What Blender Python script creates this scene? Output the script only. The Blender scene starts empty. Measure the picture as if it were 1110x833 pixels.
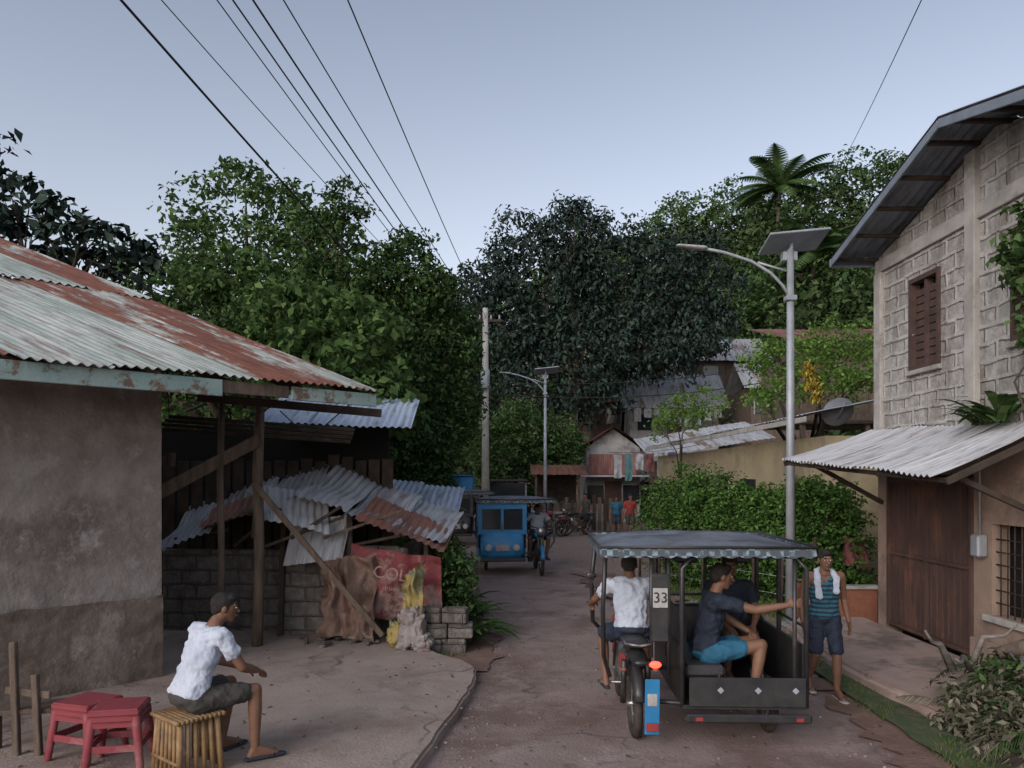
import bpy,bmesh,math,random
import numpy as np
from mathutils import Vector,Matrix,Euler
from mathutils import noise as mn
R=random.Random(7); NP=np.random.default_rng(7)
SC=bpy.context.scene
def link(o): SC.collection.objects.link(o); return o
# ------------------------------------------------------------------ helpers
def group(name,loc=(0,0,0),rotz=None):
    e=bpy.data.objects.new(name,None); link(e); e.empty_display_size=.2; e.location=loc
    if rotz is not None:
        e.rotation_euler=(0,0,rotz); e['local']=1
    return e
def attach(o,p):
    if p is not None:
        o.parent=p
        if 'local' not in p: o.matrix_parent_inverse=Matrix.Translation(-Vector(p.location))
def mo(name,vs,fs,mat,parent=None,smooth=False,uv=None):
    vs=np.asarray(vs,float); c=None
    if parent is None:
        c=(vs.min(0)+vs.max(0))/2; c[2]=vs[:,2].min(); vs=vs-c
    me=bpy.data.meshes.new(name); me.from_pydata(vs.tolist(),[],[tuple(f) for f in fs]); me.update()
    if mat: me.materials.append(mat)
    if uv is not None:
        uv=np.asarray(uv,float); l=me.uv_layers.new(name='UVMap')
        li=np.zeros(len(me.loops),int); me.loops.foreach_get('vertex_index',li)
        l.data.foreach_set('uv',uv[li].ravel())
    if smooth: me.polygons.foreach_set('use_smooth',[True]*len(me.polygons))
    o=bpy.data.objects.new(name,me); link(o)
    if c is not None: o.location=c
    attach(o,parent); return o
def bmo(name,bm,mat,parent=None,smooth=False):
    vs=[v.co[:] for v in bm.verts]; bm.verts.index_update()
    fs=[[v.index for v in f.verts] for f in bm.faces]; bm.free()
    return mo(name,vs,fs,mat,parent,smooth)
def boxm(name,M4,sx,sy,sz,mat,parent=None,bevel=.008):
    bm=bmesh.new(); bmesh.ops.create_cube(bm,size=1)
    bmesh.ops.scale(bm,vec=(sx,sy,sz),verts=bm.verts)
    if bevel>0:
        bmesh.ops.bevel(bm,geom=bm.edges[:],offset=min(bevel,min(sx,sy,sz)*.35),segments=1,affect='EDGES')
    bmesh.ops.transform(bm,matrix=M4,verts=bm.verts)
    return bmo(name,bm,mat,parent)
def box(name,x0,x1,y0,y1,z0,z1,mat,parent=None,bevel=.008,rot=(0,0,0)):
    M4=Matrix.Translation(((x0+x1)/2,(y0+y1)/2,(z0+z1)/2))@Euler(rot).to_matrix().to_4x4()
    return boxm(name,M4,x1-x0,y1-y0,z1-z0,mat,parent,bevel)
def beam(name,a,b,w,h,mat,parent=None,bevel=.006):
    a=Vector(a);b=Vector(b);d=b-a;L=d.length;d.normalize()
    up=Vector((0,0,1)) if abs(d.z)<.95 else Vector((0,1,0))
    x=d.cross(up).normalized(); z=x.cross(d)
    M4=Matrix((x,d,z)).transposed().to_4x4(); M4.translation=(a+b)/2
    return boxm(name,M4,w,L,h,mat,parent,bevel)
def tubegeo(pts,r,n=8):
    pts=[Vector(p) for p in pts]; rs=r if isinstance(r,(list,tuple)) else [r]*len(pts)
    vs=[];fs=[]; t0=(pts[1]-pts[0]).normalized()
    ref=Vector((0,0,1)) if abs(t0.z)<.9 else Vector((1,0,0))
    for i,p in enumerate(pts):
        t=(pts[min(i+1,len(pts)-1)]-pts[max(i-1,0)]).normalized()
        x=t.cross(ref)
        if x.length<1e-4: x=t.cross(Vector((0,1,0)))
        x.normalize(); y=t.cross(x)
        for k in range(n):
            a=2*math.pi*k/n; vs.append(p+(x*math.cos(a)+y*math.sin(a))*rs[i])
    for i in range(len(pts)-1):
        for k in range(n):
            k2=(k+1)%n; fs.append((i*n+k,i*n+k2,(i+1)*n+k2,(i+1)*n+k))
    fs.append(tuple(range(n))[::-1]); fs.append(tuple(range((len(pts)-1)*n,len(pts)*n)))
    return vs,fs
def tube(name,pts,r,mat,parent=None,n=8):
    vs,fs=tubegeo(pts,r,n); return mo(name,[v[:] for v in vs],fs,mat,parent,True)
def tubes(name,lst,mat,parent=None,n=8):
    V=[];F=[]
    for pts,r in lst:
        vs,fs=tubegeo(pts,r,n); o=len(V); V+=[v[:] for v in vs]; F+=[tuple(i+o for i in f) for f in fs]
    return mo(name,V,F,mat,parent,True)
def boxes(name,lst,mat,parent=None):
    V=[];F=[]
    for (x0,x1,y0,y1,z0,z1) in lst:
        o=len(V)
        V+=[(x0,y0,z0),(x1,y0,z0),(x1,y1,z0),(x0,y1,z0),(x0,y0,z1),(x1,y0,z1),(x1,y1,z1),(x0,y1,z1)]
        F+=[tuple(i+o for i in f) for f in [(3,2,1,0),(4,5,6,7),(0,1,5,4),(1,2,6,5),(2,3,7,6),(3,0,4,7)]]
    return mo(name,V,F,mat,parent)
def ell(c,r,M3=None,n=12,m=8):
    P=[]
    for j in range(m+1):
        th=math.pi*j/m
        for k in range(n if 0<j<m else 1):
            ph=2*math.pi*k/n; v=Vector((r[0]*math.sin(th)*math.cos(ph),r[1]*math.sin(th)*math.sin(ph),r[2]*math.cos(th)))
            if M3 is not None: v=M3@v
            P.append(Vector(c)+v)
    return P
def addhull(bm,P):
    vs=[bm.verts.new(p) for p in P]
    r=bmesh.ops.convex_hull(bm,input=vs)
    bad=[g for g in r['geom_interior'] if isinstance(g,bmesh.types.BMVert)]
    if bad: bmesh.ops.delete(bm,geom=bad,context='VERTS')
def hullobj(name,parts,mat,parent=None,smooth=True):
    bm=bmesh.new(); 
    for P in parts: addhull(bm,P)
    return bmo(name,bm,mat,parent,smooth)
# ------------------------------------------------------------------ materials
def nt(name):
    m=bpy.data.materials.new(name); m.use_nodes=True; t=m.node_tree; t.nodes.clear()
    out=t.nodes.new('ShaderNodeOutputMaterial'); b=t.nodes.new('ShaderNodeBsdfPrincipled')
    t.links.new(b.outputs[0],out.inputs[0]); return m,t,b
def N(t,typ,**k):
    n=t.nodes.new(typ)
    for a,b in k.items(): setattr(n,a,b)
    return n
def noise(t,vec,scale,detail=4,rough=.6):
    n=N(t,'ShaderNodeTexNoise'); n.inputs['Scale'].default_value=scale; n.inputs['Detail'].default_value=detail
    n.inputs['Roughness'].default_value=rough
    if vec is not None: t.links.new(vec,n.inputs['Vector'])
    return n.outputs['Fac']
def ramp(t,fac,a,b,ca=(0,0,0,1),cb=(1,1,1,1)):
    r=N(t,'ShaderNodeValToRGB'); e=r.color_ramp.elements; e[0].position=a; e[1].position=b
    e[0].color=ca; e[1].color=cb; t.links.new(fac,r.inputs[0]); return r.outputs[0]
def mix(t,fac,a,b,mode='MIX'):
    m=N(t,'ShaderNodeMix',data_type='RGBA',blend_type=mode)
    for s,v in ((0,fac),(6,a),(7,b)):
        if hasattr(v,'links'): t.links.new(v,m.inputs[s])
        else: m.inputs[s].default_value=v if s==0 else (*v[:3],1)
    return m.outputs[2]
def coord(t,kind='Object',scale=(1,1,1)):
    c=N(t,'ShaderNodeTexCoord'); mp=N(t,'ShaderNodeMapping'); mp.inputs['Scale'].default_value=scale
    t.links.new(c.outputs[kind],mp.inputs[0]); return mp.outputs[0]
def bump(t,b,h,s,d=.02):
    n=N(t,'ShaderNodeBump'); n.inputs['Strength'].default_value=s; n.inputs['Distance'].default_value=d
    t.links.new(h,n.inputs['Height']); t.links.new(n.outputs[0],b.inputs['Normal'])
def M(name,c1,c2=None,scale=4,rough=.85,bmp=.3,bs=None,metal=0,c3=None,s3=1.0,lo=.35,hi=.65,lo3=.5,hi3=.62,coat=0,spec=.3,stretch=(1,1,1),c4=None,s4=.3,lo4=.5,hi4=.6,cracks=None):
    m,t,b=nt(name); v=coord(t,scale=stretch)
    if c2 is None: c2=tuple(x*.7 for x in c1)
    col=mix(t,ramp(t,noise(t,v,scale),lo,hi),c1,c2)
    if c3: col=mix(t,ramp(t,noise(t,v,s3,7,.7),lo3,hi3),col,c3)
    if c4: col=mix(t,ramp(t,noise(t,v,s4,7,.75),lo4,hi4),col,c4)
    if cracks:
        nz=N(t,'ShaderNodeTexNoise'); nz.inputs['Scale'].default_value=1.6; t.links.new(v,nz.inputs[0])
        wv=N(t,'ShaderNodeVectorMath',operation='MULTIPLY_ADD'); wv.inputs[1].default_value=(.7,.7,.7); t.links.new(nz.outputs['Color'],wv.inputs[0]); t.links.new(v,wv.inputs[2])
        vo=N(t,'ShaderNodeTexVoronoi',feature='DISTANCE_TO_EDGE'); vo.inputs['Scale'].default_value=cracks; t.links.new(wv.outputs[0],vo.inputs['Vector'])
        f=ramp(t,vo.outputs['Distance'],.0,.012,(1,1,1,1),(0,0,0,1)); f=mix(t,ramp(t,noise(t,v,.8),.45,.6),(0,0,0),f)
        col=mix(t,f,col,tuple(x*.4 for x in c2))
    t.links.new(col,b.inputs['Base Color']); b.inputs['Roughness'].default_value=rough; b.inputs['Metallic'].default_value=metal
    b.inputs['Specular IOR Level'].default_value=spec
    if coat: b.inputs['Coat Weight'].default_value=coat
    if bmp: bump(t,b,noise(t,v,bs or scale*8,3),bmp)
    return m
def leafmat(name,a,b2,c,tr=.3):
    m=bpy.data.materials.new(name); m.use_nodes=True; t=m.node_tree; t.nodes.clear()
    out=t.nodes.new('ShaderNodeOutputMaterial'); g=N(t,'ShaderNodeNewGeometry')
    r=N(t,'ShaderNodeValToRGB'); e=r.color_ramp.elements; e[0].color=(*a,1); e[1].color=(*c,1); e[0].position=.0
    x=e.new(.6); x.color=(*b2,1); t.links.new(g.outputs['Random Per Island'],r.inputs[0])
    d=N(t,'ShaderNodeBsdfDiffuse'); t.links.new(r.outputs[0],d.inputs[0])
    if tr<=0: t.links.new(d.outputs[0],out.inputs[0]); return m
    tl=N(t,'ShaderNodeBsdfTranslucent'); t.links.new(r.outputs[0],tl.inputs[0])
    ms=N(t,'ShaderNodeMixShader'); ms.inputs[0].default_value=tr
    t.links.new(d.outputs[0],ms.inputs[1]); t.links.new(tl.outputs[0],ms.inputs[2]); t.links.new(ms.outputs[0],out.inputs[0])
    return m
def tinmat(name,base,alt,rust,amt=.5,st=(1.6,.35,1),rough=.65,island=.25):
    m,t,b=nt(name); v=coord(t,'UV',st)
    g=N(t,'ShaderNodeNewGeometry')
    col=mix(t,ramp(t,noise(t,v,1.6,7,.65),.4,.6),base,alt)
    mm=N(t,'ShaderNodeMath',operation='MULTIPLY_ADD'); mm.inputs[1].default_value=island; mm.inputs[2].default_value=-island/2
    t.links.new(g.outputs['Random Per Island'],mm.inputs[0])
    ad=N(t,'ShaderNodeMath',operation='ADD'); t.links.new(mm.outputs[0],ad.inputs[0]); t.links.new(noise(t,coord(t,'UV',(st[0]*.8,st[1],1)),1.1,8,.72),ad.inputs[1])
    f=ramp(t,ad.outputs[0],amt,amt+.07)
    rc=mix(t,ramp(t,noise(t,v,7),.35,.65),rust,tuple(x*.55 for x in rust))
    col=mix(t,f,col,rc)
    col=mix(t,ramp(t,noise(t,coord(t,'UV',(5,.5,1)),2.2,6,.7),.5,.72),col,tuple(x*.45 for x in rust))
    t.links.new(col,b.inputs['Base Color']); b.inputs['Roughness'].default_value=rough; b.inputs['Metallic'].default_value=.1
    return m
def blockmat(name,c1,c2,mort,axis='YZ',bw=.4,bh=.2,ms=.02,stain=(.12,.1,.08),st=.6):
    m,t,b=nt(name); c=N(t,'ShaderNodeTexCoord'); s=N(t,'ShaderNodeSeparateXYZ'); k=N(t,'ShaderNodeCombineXYZ')
    t.links.new(c.outputs['Object'],s.inputs[0]); t.links.new(s.outputs['XY'.find(axis[0])],k.inputs[0]); t.links.new(s.outputs[2],k.inputs[1])
    nz=N(t,'ShaderNodeTexNoise'); nz.inputs['Scale'].default_value=5; t.links.new(c.outputs['Object'],nz.inputs[0])
    wv=N(t,'ShaderNodeVectorMath',operation='MULTIPLY_ADD'); wv.inputs[1].default_value=(.06,.06,.06)
    t.links.new(nz.outputs['Color'],wv.inputs[0]); t.links.new(k.outputs[0],wv.inputs[2])
    br=N(t,'ShaderNodeTexBrick'); br.inputs['Scale'].default_value=1; br.inputs['Brick Width'].default_value=bw; br.inputs['Row Height'].default_value=bh
    br.inputs['Mortar Size'].default_value=ms; br.inputs['Mortar Smooth'].default_value=.6
    br.inputs['Color1'].default_value=(*c1,1); br.inputs['Color2'].default_value=(*c2,1); br.inputs['Mortar'].default_value=(*mort,1)
    t.links.new(wv.outputs[0],br.inputs['Vector'])
    o=c.outputs['Object']
    col=mix(t,ramp(t,noise(t,o,7,7,.7),.42,.62),br.outputs[0],mort)
    col=mix(t,ramp(t,noise(t,coord(t,scale=(1,1,.35)),2.2,7,.75),st,st+.2),col,stain)
    t.links.new(col,b.inputs['Base Color']); b.inputs['Roughness'].default_value=.95; b.inputs['Specular IOR Level'].default_value=.15
    ad=N(t,'ShaderNodeMath',operation='MULTIPLY_ADD'); ad.inputs[1].default_value=.9
    t.links.new(noise(t,o,22),ad.inputs[0]); t.links.new(br.outputs['Fac'],ad.inputs[2]); bump(t,b,ad.outputs[0],.9,.03)
    return m

m_leaf1=leafmat('leaf_green',(.03,.06,.022),(.052,.095,.034),(.1,.155,.058),.2)
m_leaf1b=leafmat('leaf_green_light',(.045,.085,.028),(.075,.13,.045),(.13,.2,.078),.25)
m_leaf2=leafmat('leaf_dark',(.025,.04,.036),(.038,.058,.048),(.065,.09,.07),0)
m_leaf3=leafmat('leaf_bright',(.08,.15,.035),(.13,.22,.05),(.2,.31,.08),.35)
m_leaf4=leafmat('leaf_hill',(.03,.055,.024),(.052,.083,.034),(.09,.125,.048),0)
m_leafL=leafmat('leaf_large',(.045,.085,.03),(.08,.14,.045),(.13,.2,.07),.3)
m_hedge=leafmat('leaf_hedge',(.04,.09,.024),(.075,.15,.038),(.125,.22,.058),.2)
m_grass=leafmat('grass_blades',(.05,.075,.025),(.075,.115,.035),(.13,.15,.06),0)
m_dry=leafmat('dry_frond',(.06,.065,.042),(.12,.115,.078),(.21,.19,.14),0)
m_yleaf=leafmat('yellowed_leaf',(.25,.18,.03),(.38,.28,.05),(.45,.38,.1),.3)
m_bark=M('bark',(.1,.08,.06),(.05,.04,.03),6,.95,.6,stretch=(1,1,.3))
m_wood=M('weathered_wood',(.14,.105,.08),(.075,.055,.042),5,.9,.4,stretch=(3,3,.6))
m_woodd=M('dark_wood',(.065,.048,.037),(.033,.025,.02),5,.9,.4)
m_bamboo=M('bamboo_cane',(.3,.19,.09),(.16,.095,.05),7,.6,.3)
m_road=M('worn_road',(.27,.205,.185),(.225,.165,.147),1.6,.97,.8,38,c3=(.165,.112,.095),s3=.6,lo3=.48,hi3=.6,c4=(.32,.255,.235),s4=1.1,lo4=.53,hi4=.68,cracks=.55)
m_ground=M('dirt_ground',(.25,.185,.15),(.17,.12,.095),1.5,.95,.6,30,c3=(.08,.11,.04),s3=.35,lo3=.5,hi3=.6)
m_yard=M('yard_concrete',(.33,.265,.23),(.27,.215,.185),2,.95,.6,30,c3=(.2,.148,.122),s3=.9,lo3=.48,hi3=.66,c4=(.14,.11,.095),s4=2.5,lo4=.6,hi4=.72,cracks=.4)
m_pave=M('pavement_concrete',(.36,.27,.23),(.26,.19,.16),2.5,.9,.5,30,c3=(.16,.13,.11),s3=1.2,cracks=.7)
m_gravel=M('gravel',(.32,.24,.205),(.15,.112,.095),14,.95,.9,25,c3=(.22,.16,.135),s3=.6)
m_metal=M('galvanised_pole',(.34,.36,.39),(.24,.26,.28),3,.55,.1,metal=.3)
m_black=M('black_paint',(.016,.017,.02),(.035,.033,.033),8,.4,.05,spec=.5,c3=(.08,.065,.055),s3=3,lo3=.56,hi3=.8)
m_rubber=M('tyre_rubber',(.02,.019,.018),(.06,.047,.04),10,.85,.3)
m_chrome=M('dull_chrome',(.4,.4,.4),(.2,.18,.16),10,.35,.05,metal=.8)
m_blue=M('blue_paint',(.02,.15,.33),(.03,.19,.38),5,.45,.05,coat=.2,c3=(.06,.08,.1),s3=3,lo3=.56,hi3=.75)
m_wire=M('cable_black',(.02,.02,.022),(.03,.03,.03),5,.7,0)
m_glass=M('dark_glass',(.02,.025,.03),(.03,.035,.04),2,.08,0,spec=.6)
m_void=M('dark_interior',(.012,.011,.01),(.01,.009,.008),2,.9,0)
m_skin=M('brown_skin',(.18,.095,.06),(.145,.075,.047),12,.55,.08,60)
m_hair=M('black_hair',(.012,.010,.009),(.025,.02,.018),40,.6,.5)
m_eyew=M('eye_white',(.45,.43,.4),None,4,.3,0); m_lip=M('lip',(.14,.06,.05),None,20,.5,0)
m_white=M('white_cotton',(.46,.5,.58),(.37,.41,.49),5,.95,.25,40)
m_dkshirt=M('dark_cotton',(.02,.028,.045),(.015,.02,.033),5,.9,.2)
m_dkshort=M('navy_shorts',(.017,.024,.045),(.03,.04,.06),6,.8,.2)
m_teal=M('blue_shorts',(.015,.075,.13),(.02,.11,.18),6,.8,.2)
m_khaki=M('dark_khaki_shorts',(.04,.038,.035),(.065,.06,.055),6,.9,.2)
m_redcl=M('red_cloth',(.3,.045,.04),(.2,.03,.03),6,.85,.2)
m_shoe=M('white_rubber',(.4,.4,.4),(.28,.26,.25),10,.7,.1)
# ------------------------------------------------------------------ foliage
def leafgeo(C,Nn,size,aspect=.45,droop=.3,fold=.25):
    n=len(C); s=size*NP.uniform(.6,1.3,n)[:,None]
    r=NP.normal(size=(n,3)); r[:,2]-=droop*2
    Nn=Nn/np.linalg.norm(Nn,axis=1,keepdims=True)
    d=r-(r*Nn).sum(1,keepdims=True)*Nn; d/=np.linalg.norm(d,axis=1,keepdims=True)+1e-9
    sd=np.cross(d,Nn)
    V=np.empty((n,4,3)); V[:,0]=C-d*s*.5; V[:,2]=C+d*s*.5-Nn*s*.1
    V[:,1]=C+sd*s*aspect*.5+Nn*s*fold*aspect; V[:,3]=C-sd*s*aspect*.5+Nn*s*fold*aspect
    return V.reshape(-1,3)
def quads(name,V,mat,parent=None):
    V=np.asarray(V,float); n=len(V)//4
    c=None
    if parent is None:
        c=(V.min(0)+V.max(0))/2; c[2]=V[:,2].min(); V=V-c
    me=bpy.data.meshes.new(name); me.vertices.add(n*4); me.vertices.foreach_set('co',V.ravel())
    me.loops.add(n*4); me.loops.foreach_set('vertex_index',np.arange(n*4,dtype=np.int32))
    me.polygons.add(n); me.polygons.foreach_set('loop_start',np.arange(0,n*4,4,dtype=np.int32))
    me.update(calc_edges=True); me.materials.append(mat)
    o=bpy.data.objects.new(name,me); link(o)
    if c is not None: o.location=c
    attach(o,parent); return o
def crown(blobs,sub,leaf,nl,c=.8,aspect=.5,droop=.3,up=.6):
    out=[]
    for (x,y,z,rx,ry,rz) in blobs:
        rm=(rx*ry*rz)**(1/3); ns=max(4,int(c*4*math.pi*rm*rm/(sub*sub)))
        D=NP.normal(size=(ns,3)); D/=np.linalg.norm(D,axis=1,keepdims=True)
        f=NP.uniform(.72,1.04,ns); f[NP.random(ns)<.2]*=.6
        f*=1+.13*np.sin(D[:,0]*5+x)*np.cos(D[:,2]*6+y)
        S=np.array([x,y,z])+D*f[:,None]*np.array([rx,ry,rz])
        sr=sub*NP.uniform(.55,1.3,ns)
        d=NP.normal(size=(ns,nl,3)); d/=np.linalg.norm(d,axis=2,keepdims=True)
        rr=NP.uniform(.35,1.15,(ns,nl,1))*sr[:,None,None]
        P=S[:,None,:]+d*rr*np.array([1,1,.7])
        Nn=d*.6+NP.normal(size=d.shape)*.5; Nn[:,:,2]+=up
        out.append(leafgeo(P.reshape(-1,3),Nn.reshape(-1,3),leaf,aspect,droop))
    return np.concatenate(out)
def tree(name,base,blobs,sub,leaf,nl,mat,trunk_r=.2,c=.8,aspect=.5,droop=.3):
    g=group(name,base); L=[]
    b=Vector(base); cen=Vector(np.mean([k[:3] for k in blobs],axis=0)); 
    fork=b+(cen-b)*.45; fork.z=b.z+(cen.z-b.z)*.5
    mid=(b+fork)/2+Vector((R.uniform(-.2,.2),R.uniform(-.2,.2),0))
    L.append(([b,mid,fork],[trunk_r,trunk_r*.8,trunk_r*.65]))
    for k in blobs:
        e=Vector(k[:3]); m2=(fork+e)/2+Vector((R.uniform(-.3,.3),R.uniform(-.3,.3),R.uniform(0,.4)))
        L.append(([fork,m2,e],[trunk_r*.5,trunk_r*.35,trunk_r*.15]))
        for q in range(6):
            d=Vector((R.gauss(0,1),R.gauss(0,1),R.gauss(.2,.8))).normalized()
            t=e+Vector((d.x*k[3],d.y*k[4],d.z*k[5]))*.9
            s0=m2.lerp(e,R.uniform(.2,1))
            L.append(([s0,(s0+t)/2+Vector((0,0,.1)),t],[trunk_r*.15,trunk_r*.1,trunk_r*.03]))
    tubes('trunk_and_limbs',L,m_bark,g,6)
    quads('foliage',crown(blobs,sub,leaf,nl,c,aspect,droop),mat,g)
    return g
# ------------------------------------------------------------------ terrain
def sig(x): return 1/(1+np.exp(-x))
def T(x,y):
    x=np.asarray(x,float); y=np.asarray(y,float)
    s=.40+.25*sig((x-7)/5)+.07*sig((x-32)/4)
    h=np.clip(y-41,0,40)*s*sig((x+20)/6)
    h2=np.clip(x-12,0,20)*.3*sig((y-20)/3)
    return h+h2*(1-np.clip((y-41)/20,0,1)*.8)
xs=np.concatenate([[-900,-400,-150],np.arange(-60,80,2.),[150,400,900]]); ys=np.concatenate([[-900,-300,-60],np.arange(-12,110,2.),[150,400,900]])
X,Y=np.meshgrid(xs,ys); Z=T(X,Y)+.25*np.sin(X*.7)*np.sin(Y*.5)*(np.clip(T(X,Y),0,1))
nx=len(xs); vs=np.stack([X.ravel(),Y.ravel(),Z.ravel()],1)
fs=[(j*nx+i,j*nx+i+1,(j+1)*nx+i+1,(j+1)*nx+i) for j in range(len(ys)-1) for i in range(nx-1)]
mo('ground',vs,fs,m_ground,None,True)
def strip(name,L,Rr,z,mat,jit=.06,n=8,bumpz=0):
    def interp(P):
        P=np.array(P,float); t=np.arange(len(P)); tt=np.linspace(0,len(P)-1,(len(P)-1)*n+1)
        return np.stack([np.interp(tt,t,P[:,0]),np.interp(tt,t,P[:,1])],1)
    A=interp(L);B=interp(Rr); A[:,0]+=NP.uniform(-jit,jit,len(A)); B[:,0]+=NP.uniform(-jit,jit,len(B))
    m=16; V=[];F=[]
    for i in range(len(A)):
        for k in range(m+1):
            p=A[i]*(1-k/m)+B[i]*k/m; V.append((p[0],p[1],z+bumpz*(.5+.5*mn.noise(Vector((p[0]*1.3,p[1]*.9,0))))))
    for i in range(len(A)-1):
        for k in range(m): F.append((i*(m+1)+k,i*(m+1)+k+1,(i+1)*(m+1)+k+1,(i+1)*(m+1)+k))
    return mo(name,V,F,mat,None,True)
strip('road',[(-1.6,-8),(-1.6,3),(-1.3,6),(-.9,8.7),(-.8,12),(-1.2,18),(-1.9,26),(-2.2,34),(-2.4,45)],
      [(3.4,-8),(3.2,3),(3.35,6),(3.42,8.7),(3.2,11),(2.5,14),(1.8,18),(1.15,24),(.8,30),(.5,45)],.012,m_road,.08,12,.02)
strip('gravel_path',[(3.0,9),(2.7,12),(2.0,15),(1.4,19),(.9,26),(.7,33),(2.5,38)],
      [(3.7,9),(3.8,12),(3.3,15),(3.2,19),(4.0,26),(6.2,33),(7,38)],.006,m_gravel,.15)
m_reddirt=M('red_dirt',(.19,.12,.095),(.14,.085,.066),3,.98,.9,25,c3=(.25,.18,.155),s3=2.5,lo3=.5,hi3=.7)
strip('dirt_shoulder',[(2.55,8.2),(2.35,10),(2.0,12.5),(1.7,15),(1.5,18)],[(3.5,8.2),(3.35,10),(3.3,12.5),(2.9,15),(2.4,18)],.026,m_reddirt,.22,10,.03)
strip('dirt_shoulder',[(2.9,3),(3.0,5),(3.05,6.5),(3.1,8)],[(3.6,3),(3.6,5),(3.6,6.5),(3.6,8)],.026,m_reddirt,.14,10,.03)
strip('dirt_shoulder',[(-1.0,9.0),(-1.0,11),(-1.3,14),(-1.9,20)],[(-.2,9.0),(-.25,11),(-.6,14),(-1.1,20)],.026,m_reddirt,.14,10,.03)
def slab(name,poly,z0,z1,mat,parent=None,bevel=.03,seg=2):
    bm=bmesh.new(); vs=[bm.verts.new((x,y,z1)) for x,y in poly]; f=bm.faces.new(vs)
    bm.normal_update()
    if f.normal.z<0: f.normal_flip()
    r=bmesh.ops.extrude_face_region(bm,geom=[f]); 
    for v in r['geom']:
        if isinstance(v,bmesh.types.BMVert): v.co.z=z0
    bmesh.ops.recalc_face_normals(bm,faces=bm.faces[:])
    es=[e for e in bm.edges if all(abs(v.co.z-z1)<1e-5 for v in e.verts)]
    bmesh.ops.bevel(bm,geom=es,offset=bevel,segments=seg,affect='EDGES')
    bmesh.ops.triangulate(bm,faces=bm.faces[:])
    return bmo(name,bm,mat,parent)
yc=[(-.95,2),(-.87,4),(-.80,5.2),(-.68,6.2),(-.55,7.1),(-.44,7.9),(-.38,8.5),(-.42,8.95),(-.6,9.3),(-.9,9.6),(-1.2,10.2)]
ycs=[]
for i in range(len(yc)-1):
    for k in range(4):
        t=k/4; ycs.append((yc[i][0]*(1-t)+yc[i+1][0]*t+R.uniform(-.012,.012),yc[i][1]*(1-t)+yc[i+1][1]*t))
slab('concrete_yard',[(-9,2)]+ycs+[(-1.2,10.2),(-1.6,12.5),(-7,12.5),(-9,10)],-.05,.12,m_yard,None,.025,2)
slab('pavement',[(3.95,7.0),(5.28,6.6),(5.28,11.7),(4.4,11.9),(3.95,11.3),(3.75,10.2),(3.7,8.8),(3.75,7.8)],-.05,.18,m_pave,None,.05,3)
# ------------------------------------------------------------------ corrugated sheets
def corr(name,O,U,Vd,Lu,Lv,mat,parent=None,sheet=.76,rows=1,wave=.085,amp=.013,jit=.01,nps=6,ragged=.03):
    O=Vector(O);U=Vector(U).normalized();Vd=Vector(Vd).normalized(); Nn=U.cross(Vd).normalized()
    if Nn.z<0: Nn=-Nn
    VS=[];FS=[];UV=[]
    ns=max(1,int(round(Lu/sheet))); sw=Lu/ns
    for r in range(rows):
        for s in range(ns):
            u0=s*sw; u1=u0+sw+.04; v0=r*Lv/rows-(.1 if r else 0)+R.uniform(-ragged,ragged); v1=(r+1)*Lv/rows+R.uniform(-ragged,ragged)
            tilt=R.uniform(-jit,jit); off=.006*(s%2)+.012*r+R.uniform(0,jit)
            nu=int((u1-u0)/wave*nps)+1; nv=6; b=len(VS)
            for j in range(nv+1):
                for i in range(nu+1):
                    u=u0+(u1-u0)*i/nu; v=v0+(v1-v0)*j/nv
                    h=amp*math.sin(2*math.pi*u/wave)+off+tilt*(i/nu-.5)*2+jit*.5*math.sin(j*1.6+s)+jit*1.5*mn.noise(Vector((u,v,s)))
                    VS.append((O+U*u+Vd*v+Nn*h)[:]); UV.append((u+r*3.3,v))
            for j in range(nv):
                for i in range(nu):
                    a=b+j*(nu+1)+i; FS.append((a,a+1,a+nu+2,a+nu+1))
    return mo(name,VS,FS,mat,parent,True,UV)
m_tinL=tinmat('rusty_green_tin',(.22,.265,.24),(.4,.42,.4),(.19,.07,.044),.46,island=.3)
m_tinG=tinmat('grey_tin',(.27,.28,.30),(.38,.39,.41),(.2,.12,.08),.56)
m_tinB=tinmat('bluish_tin',(.27,.33,.43),(.36,.42,.51),(.2,.15,.12),.7)
m_tinR=tinmat('rust_tin',(.24,.1,.065),(.17,.075,.05),(.12,.05,.035),.5)
m_tinW=tinmat('light_tin',(.36,.37,.39),(.46,.47,.49),(.25,.165,.12),.58)
# ------------------------------------------------------------------ LEFT BUILDING
m_plaster=M('dirty_plaster',(.27,.24,.225),(.19,.165,.15),3,.97,1.0,9,c3=(.105,.08,.068),s3=1.2,lo3=.47,hi3=.66,c4=(.33,.305,.29),s4=2.4,lo4=.52,hi4=.66)
m_plbase=M('rough_wall_base',(.17,.135,.115),(.085,.065,.052),5,.97,1.0,8,c3=(.23,.2,.18),s3=2.5,lo3=.52,hi3=.64)
m_teal_paint=M('peeling_teal_paint',(.2,.3,.29),(.29,.36,.34),3,.85,.3,c3=(.15,.11,.08),s3=5,lo3=.5,hi3=.57)
lb=group('plaster_house',(-4.8,7.4,0))
u=Vector((.677,.736,0)); C=Vector((-3.8,8.5,0)); nrm=Vector((-.736,.677,0)); W=Vector((-.95,.3,0))
EC=Vector((-1.6,9.4,3.3))
def roofz(p):
    q=Vector((p[0]-EC.x,p[1]-EC.y)); det=(-u.x)*W.y-(-u.y)*W.x
    s=((-u.x)*q.y-(-u.y)*q.x)/det
    return EC.z+s*.39
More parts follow.
